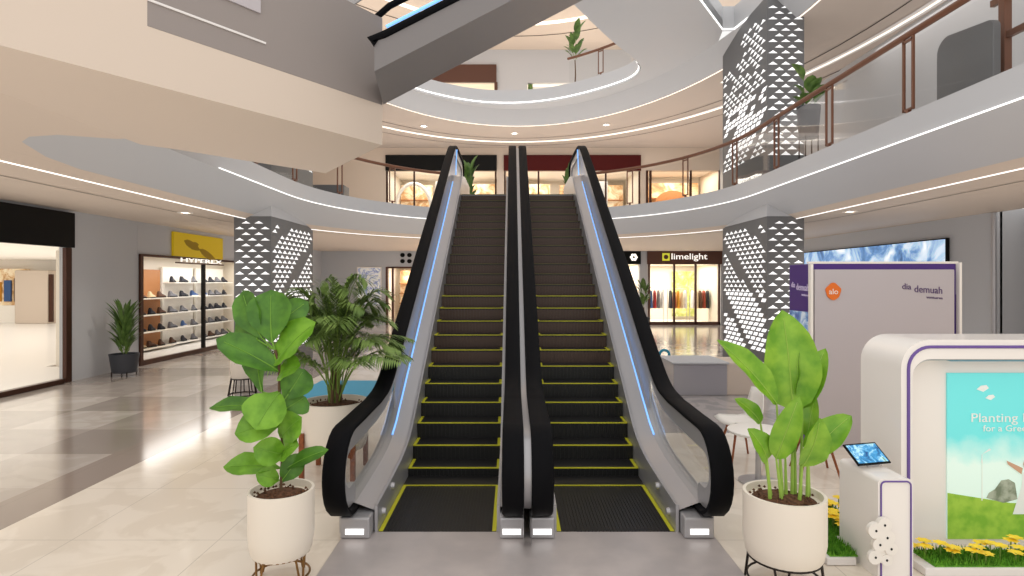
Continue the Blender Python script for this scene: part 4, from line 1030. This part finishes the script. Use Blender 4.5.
struct('wall_recess', MB().box(XR+.86,XR+.895,9.2,12.75,2.42,3.6).box(XR+.86,XR+.895,11.92,12.75,0,2.42), 'dark_gap')

# first-floor shops
z0, z1 = 4.1, 7.3
room(5, -5.65, -.68, Y1F+.25, Y1F+4, z0, z1, ['shop_warm','shop_white','shop_floor'], '-y')
room(6, -.37, 5.78, Y1F+.25, Y1F+4, z0, z1, ['shop_warm','shop_white','shop_floor'], '-y')
room(7, 6.1, 9.35, Y1F+.25, Y1F+3, z0, z1, ['shop_warm','shop_white','shop_floor'], '-y')
for x0, x1, mt, lb, k in ((-5.65,-.68,'black','wide black blank fascia of the first-floor shop behind the left escalator',8),(-.37,5.76,'maroon','wide dark red blank fascia of the first-floor shop behind the right escalator',9)):
    o = thing('shop_fascia', lb, 'sign', ((x0+x1)/2,Y1F-.05,7.1)); MB().box(x0,x1,Y1F-.12,Y1F-.003,7.08,7.78).build('board', mt, o, bevel=.01)
    pane(k, x0, x1, Y1F+.1, z0, 7.1)
    o = thing('shop_window_frame', 'dark upright bars of the shop front under the %s fascia' % ('black' if k == 8 else 'dark red'), 'window frame', ((x0+x1)/2,Y1F,z0))
    for q in range(5):
        x = x0+.05+(x1-x0-.1)*q/4; MB().box(x-.04,x+.04,Y1F+.0,Y1F+.06,z0,7.075).build('mullion', 'bronze', o)
pane(10, 6.1, 9.35, Y1F+.1, z0, 7.1)
o = thing('shop_window_frame', 'dark frame of the warm lit first-floor shop window right of the escalators', 'window frame', (7.7,Y1F,z0))
for x in (6.05,6.2,8.0,9.3): MB().box(x-.05,x+.05,Y1F-.04,Y1F+.06,z0,7.1).build('mullion', 'bronze', o)
u = thing('arch_mirror', 'pale round arch display in the first-floor shop left of the left escalator', 'display', (-4.2,Y1F+1.4,z0)); 
MB().tube([(-4.65+.85*math.cos(a),Y1F+1.4,z0+1.4+1.25*math.sin(a)) for a in [2*PI*k/36 for k in range(36)]], .09, 8, closed=True).build('ring', 'white', u, smooth=True); MB().box(-5.0,-4.3,Y1F+1.2,Y1F+1.6,z0+.02,z0+.1).build('base', 'white', u)
u = thing('tall_panel', 'tall pale panel in the first-floor shop left of the left escalator', 'display', (-2.9,Y1F+1.4,z0)); MB().box(-3.6,-2.2,Y1F+1.3,Y1F+1.4,z0+.02,z0+2.75).build('panel', 'white', u, bevel=.01); MB().box(-3.6,-2.2,Y1F+1.2,Y1F+1.5,z0+.02,z0+.06).build('foot', 'steel', u)
u = thing('wall_display', 'warm goods display on the back wall of the first-floor shop behind the left escalator', 'display', (-1.6,Y1F+3,z0)); MB().box(-2.0,-.8,Y1F+3.0,Y1F+3.1,z0+.2,z0+2.9).build('panel', 'shop_clutter', u)
u = thing('wall_display', 'goods display on the back wall of the first-floor shop behind the right escalator', 'display', (1,Y1F+3,z0)); MB().box(-.2,1.9,Y1F+3.0,Y1F+3.1,z0+.2,z0+2.9).build('panel', 'shop_clutter', u)
u = thing('tall_panel', 'pale green tall panel in the first-floor shop right of the right escalator', 'display', (3.9,Y1F+1.4,z0)); MB().box(3.2,4.5,Y1F+1.3,Y1F+1.4,z0+.02,z0+2.75).build('panel', 'cloth6', u, bevel=.01); MB().box(3.2,4.5,Y1F+1.2,Y1F+1.5,z0+.02,z0+.06).build('foot', 'steel', u)
u = thing('round_backdrop', 'orange-brown oval backdrop in the warm lit first-floor shop window', 'display', (7.7,Y1F+2.2,z0)); MB().prism([(7.8+.9*math.cos(a), z0+1.7+.75*math.sin(a)) for a in [2*PI*k/28 for k in range(28)]], Y1F+2.2, Y1F+2.26, axis=1).build('disc', 'shop_wood', u); MB().box(7.7,7.9,Y1F+2.2,Y1F+2.5,z0+.02,z0+1.0).build('prop', 'wood', u)
tb = thing('display_table', 'display table in the warm lit first-floor shop window', 'table', (7.8,Y1F+1.1,z0)); MB().box(6.5,9.1,Y1F+.8,Y1F+1.4,z0+.85,z0+.9).build('table_top', 'shop_wood', tb)
for x in (6.55,9.0):
    for y in (Y1F+.85,Y1F+1.3): MB().box(x,x+.05,y,y+.05,z0+.02,z0+.85).build('leg', 'shop_wood', tb)
for k in range(12):
    x = 6.65+k*.21; c = [6,4,9,3,1,6,0,3,9,4,6,1][k]; h = .25+.12*(k%3)
    b = thing('bottle', '%s bottle, %s from the left on the display table in the first-floor window' % (['','rust','','tan','brown','','white','','','ochre'][c] or 'pale', ['first','second','third','fourth','fifth','sixth','seventh','eighth','ninth','tenth','eleventh','twelfth'][k]), 'bottle', (x,Y1F+1.1,z0+.902), group='bottles on the display table')
    MB().lathe([(.05,0),(.055,.02),(.055,h*.6),(.02,h*.75),(.02,h)], (x,Y1F+1.1,z0+.902), 12).build('body', 'cloth%d' % c, b, smooth=True); MB().lathe([(.024,h),(.024,h+.03)], (x,Y1F+1.1,z0+.902), 10).build('cap', 'black', b)
area('shop_lamp', (-3.2,Y1F+1.8,7.2), 4, 130, (1,.96,.9), sy=2.5); area('shop_lamp', (2.7,Y1F+1.8,7.2), 5, 140, (1,.96,.9), sy=2.5); area('shop_lamp', (7.7,Y1F+1.4,7.2), 2.6, 120, (1,.9,.76), sy=1.8)
for x0, x1, w in ((-5.6,-4.0,'left part of the black-fascia first-floor shop'),(2.4,5.6,'right part of the red-fascia first-floor shop')):
    u = thing('wall_display', 'warm goods display on the back wall, '+w, 'display', ((x0+x1)/2,Y1F+3,z0)); MB().box(x0,x1,Y1F+3.3,Y1F+3.4,z0+.2,z0+2.9).build('panel', 'shop_clutter', u, bevel=.01)
    for k in range(3): MB().box(x0,x1,Y1F+3.1,Y1F+3.3,z0+.7+.7*k,z0+.74+.7*k).build('shelf', 'shop_wood', u)
u = thing('wall_display', 'warm goods display on the back wall of the warm lit first-floor window', 'display', (7.7,Y1F+2.6,z0)); MB().box(6.2,9.2,Y1F+2.7,Y1F+2.8,z0+.2,z0+2.9).build('panel', 'shop_clutter', u)
for k in range(3): MB().box(6.2,9.2,Y1F+2.5,Y1F+2.7,z0+.7+.7*k,z0+.74+.7*k).build('shelf', 'shop_wood', u)
# low bench behind the left railing, rounded screen and timber frame behind the right railing
o = thing('bench', 'low dark grey bench behind the left first-floor railing', 'bench', (-5.9,17.4,4.1)); MB().box(-6.9,-4.9,17.1,17.7,4.5,4.95).build('seat', 'column_grey', o, bevel=.03)
for x in (-6.8,-5.05): MB().box(x,x+.08,17.15,17.65,4.1,4.5).build('leg', 'black', o)
o = thing('rounded_screen', 'dark grey round-cornered panel behind the right glass railing, near the top right', 'panel', (6.02,7.65,4.1))
pr = [(7.2,4.25),(8.12,4.25),(8.16,4.3),(8.16,5.15)]+[(7.95+.21*math.cos(a),5.24+.21*math.sin(a)) for a in [.2+k*.27 for k in range(6)]]+[(7.3+.1*math.cos(a),5.26+.1*math.sin(a)) for a in [PI/2+k*.3 for k in range(6)]]+[(7.2,5.2)]
MB().prism(pr, 5.9, 6.0, axis=0).build('panel', 'column_grey', o, bevel=.012); MB().box(5.82,6.15,7.75,8.1,4.1,4.25).build('foot', 'steel_dark', o, bevel=.02)
o = thing('timber_frame', 'brown timber post and rail frame at the top right corner behind the glass', 'frame', (6.3,6.85,4.1))
for y in (6.9,7.5): MB().box(6.25,6.35,y-.05,y+.05,4.1,6.4).build('post', 'rail_wood', o, bevel=.008)
for z in (4.75,5.25,5.75): MB().box(6.27,6.33,6.85,7.7,z-.04,z+.04).build('cross_rail', 'rail_wood', o)
# second-floor shop bits
o = thing('shop_fascia', 'dark brown fascia of a shop seen two floors up at the top centre', 'sign', (-3,Y2F-.1,12)); MB().box(-5.2,-.75,Y2F-.12,Y2F-.004,11.75,12.6).build('board', 'brown_sign', o, bevel=.01); MB().box(-.85,-.7,Y2F-.1,Y2F-.003,8.9,11.75).build('post', 'brown_sign', o)
room(8, -5.2, -.75, Y2F+.25, Y2F+3, 8.88, 11.8, ['shop_warm','shop_white','shop_floor'], '-y'); area('shop_lamp', (-3,Y2F+1.5,11.7), 4, 100, (1,.9,.75), sy=2)
room(9, .75, 4.6, Y2F+.25, Y2F+3, 8.88, 11.8, ['shop_white','shop_white','shop_floor'], '-y'); area('shop_lamp', (2.7,Y2F+1.5,11.7), 3, 120, (1,.97,.92), sy=2)
o = thing('light_box', 'white glowing light box two floors up, right of the grey wall', 'light box', (1.6,Y2F+.1,9)); MB().box(1.0,2.0,Y2F+.1,Y2F+.24,8.9,11.6).build('face', 'shop_white', o, bevel=.01); MB().box(.78,1.0,Y2F+.05,Y2F+.24,8.9,11.7).build('edge', 'leaf_small', o)

# ------------------------------------------------------------------ light and camera
wd = bpy.data.worlds.new('world'); scene.world = wd; wd.use_nodes = True
bg = wd.node_tree.nodes['Background']; bg.inputs['Color'].default_value = (1,.985,.96,1); bg.inputs['Strength'].default_value = 1.0
area('ceiling_lamp', (-7.6,3,3.58), 2.4, 60, (1,.95,.88), sy=10); area('ceiling_lamp', (8.3,4,3.58), 2.4, 60, (1,.96,.92), sy=10)
area('ceiling_lamp', (0,24,3.58), 12, 70, (1,.95,.9), sy=5)
area('ceiling_lamp', (0,24.4,8.05), 14, 40, (1,.97,.93), sy=2); area('ceiling_lamp', (8.8,10,8.05), 1.5, 60, (1,.96,.92), sy=10)
area('ceiling_lamp', (0,23,13.2), 10, 25, (1,.95,.9), sy=6)
cam = bpy.data.cameras.new('camera'); cam.sensor_width = 36; cam.lens = F/1024*36; cam.shift_y = -(288-HZ)/1024; cam.clip_start = .05; cam.clip_end = 200
co = bpy.data.objects.new('camera', cam); COL.objects.link(co); co.location = (0,0,EYE); co.rotation_euler = (PI/2,0,0); scene.camera = co
scene.view_settings.view_transform = 'Standard'; scene.view_settings.look = 'None'; scene.view_settings.gamma = 1; scene.view_settings.use_curve_mapping = False
scene.view_settings.exposure = 0.0
scene.cycles.use_fast_gi = True; scene.cycles.fast_gi_method = 'ADD'; wd.light_settings.ao_factor = .36; wd.light_settings.distance = 4
scene.cycles.use_denoising = True; scene.cycles.max_bounces = 10; scene.cycles.diffuse_bounces = 5; scene.cycles.transparent_max_bounces = 16
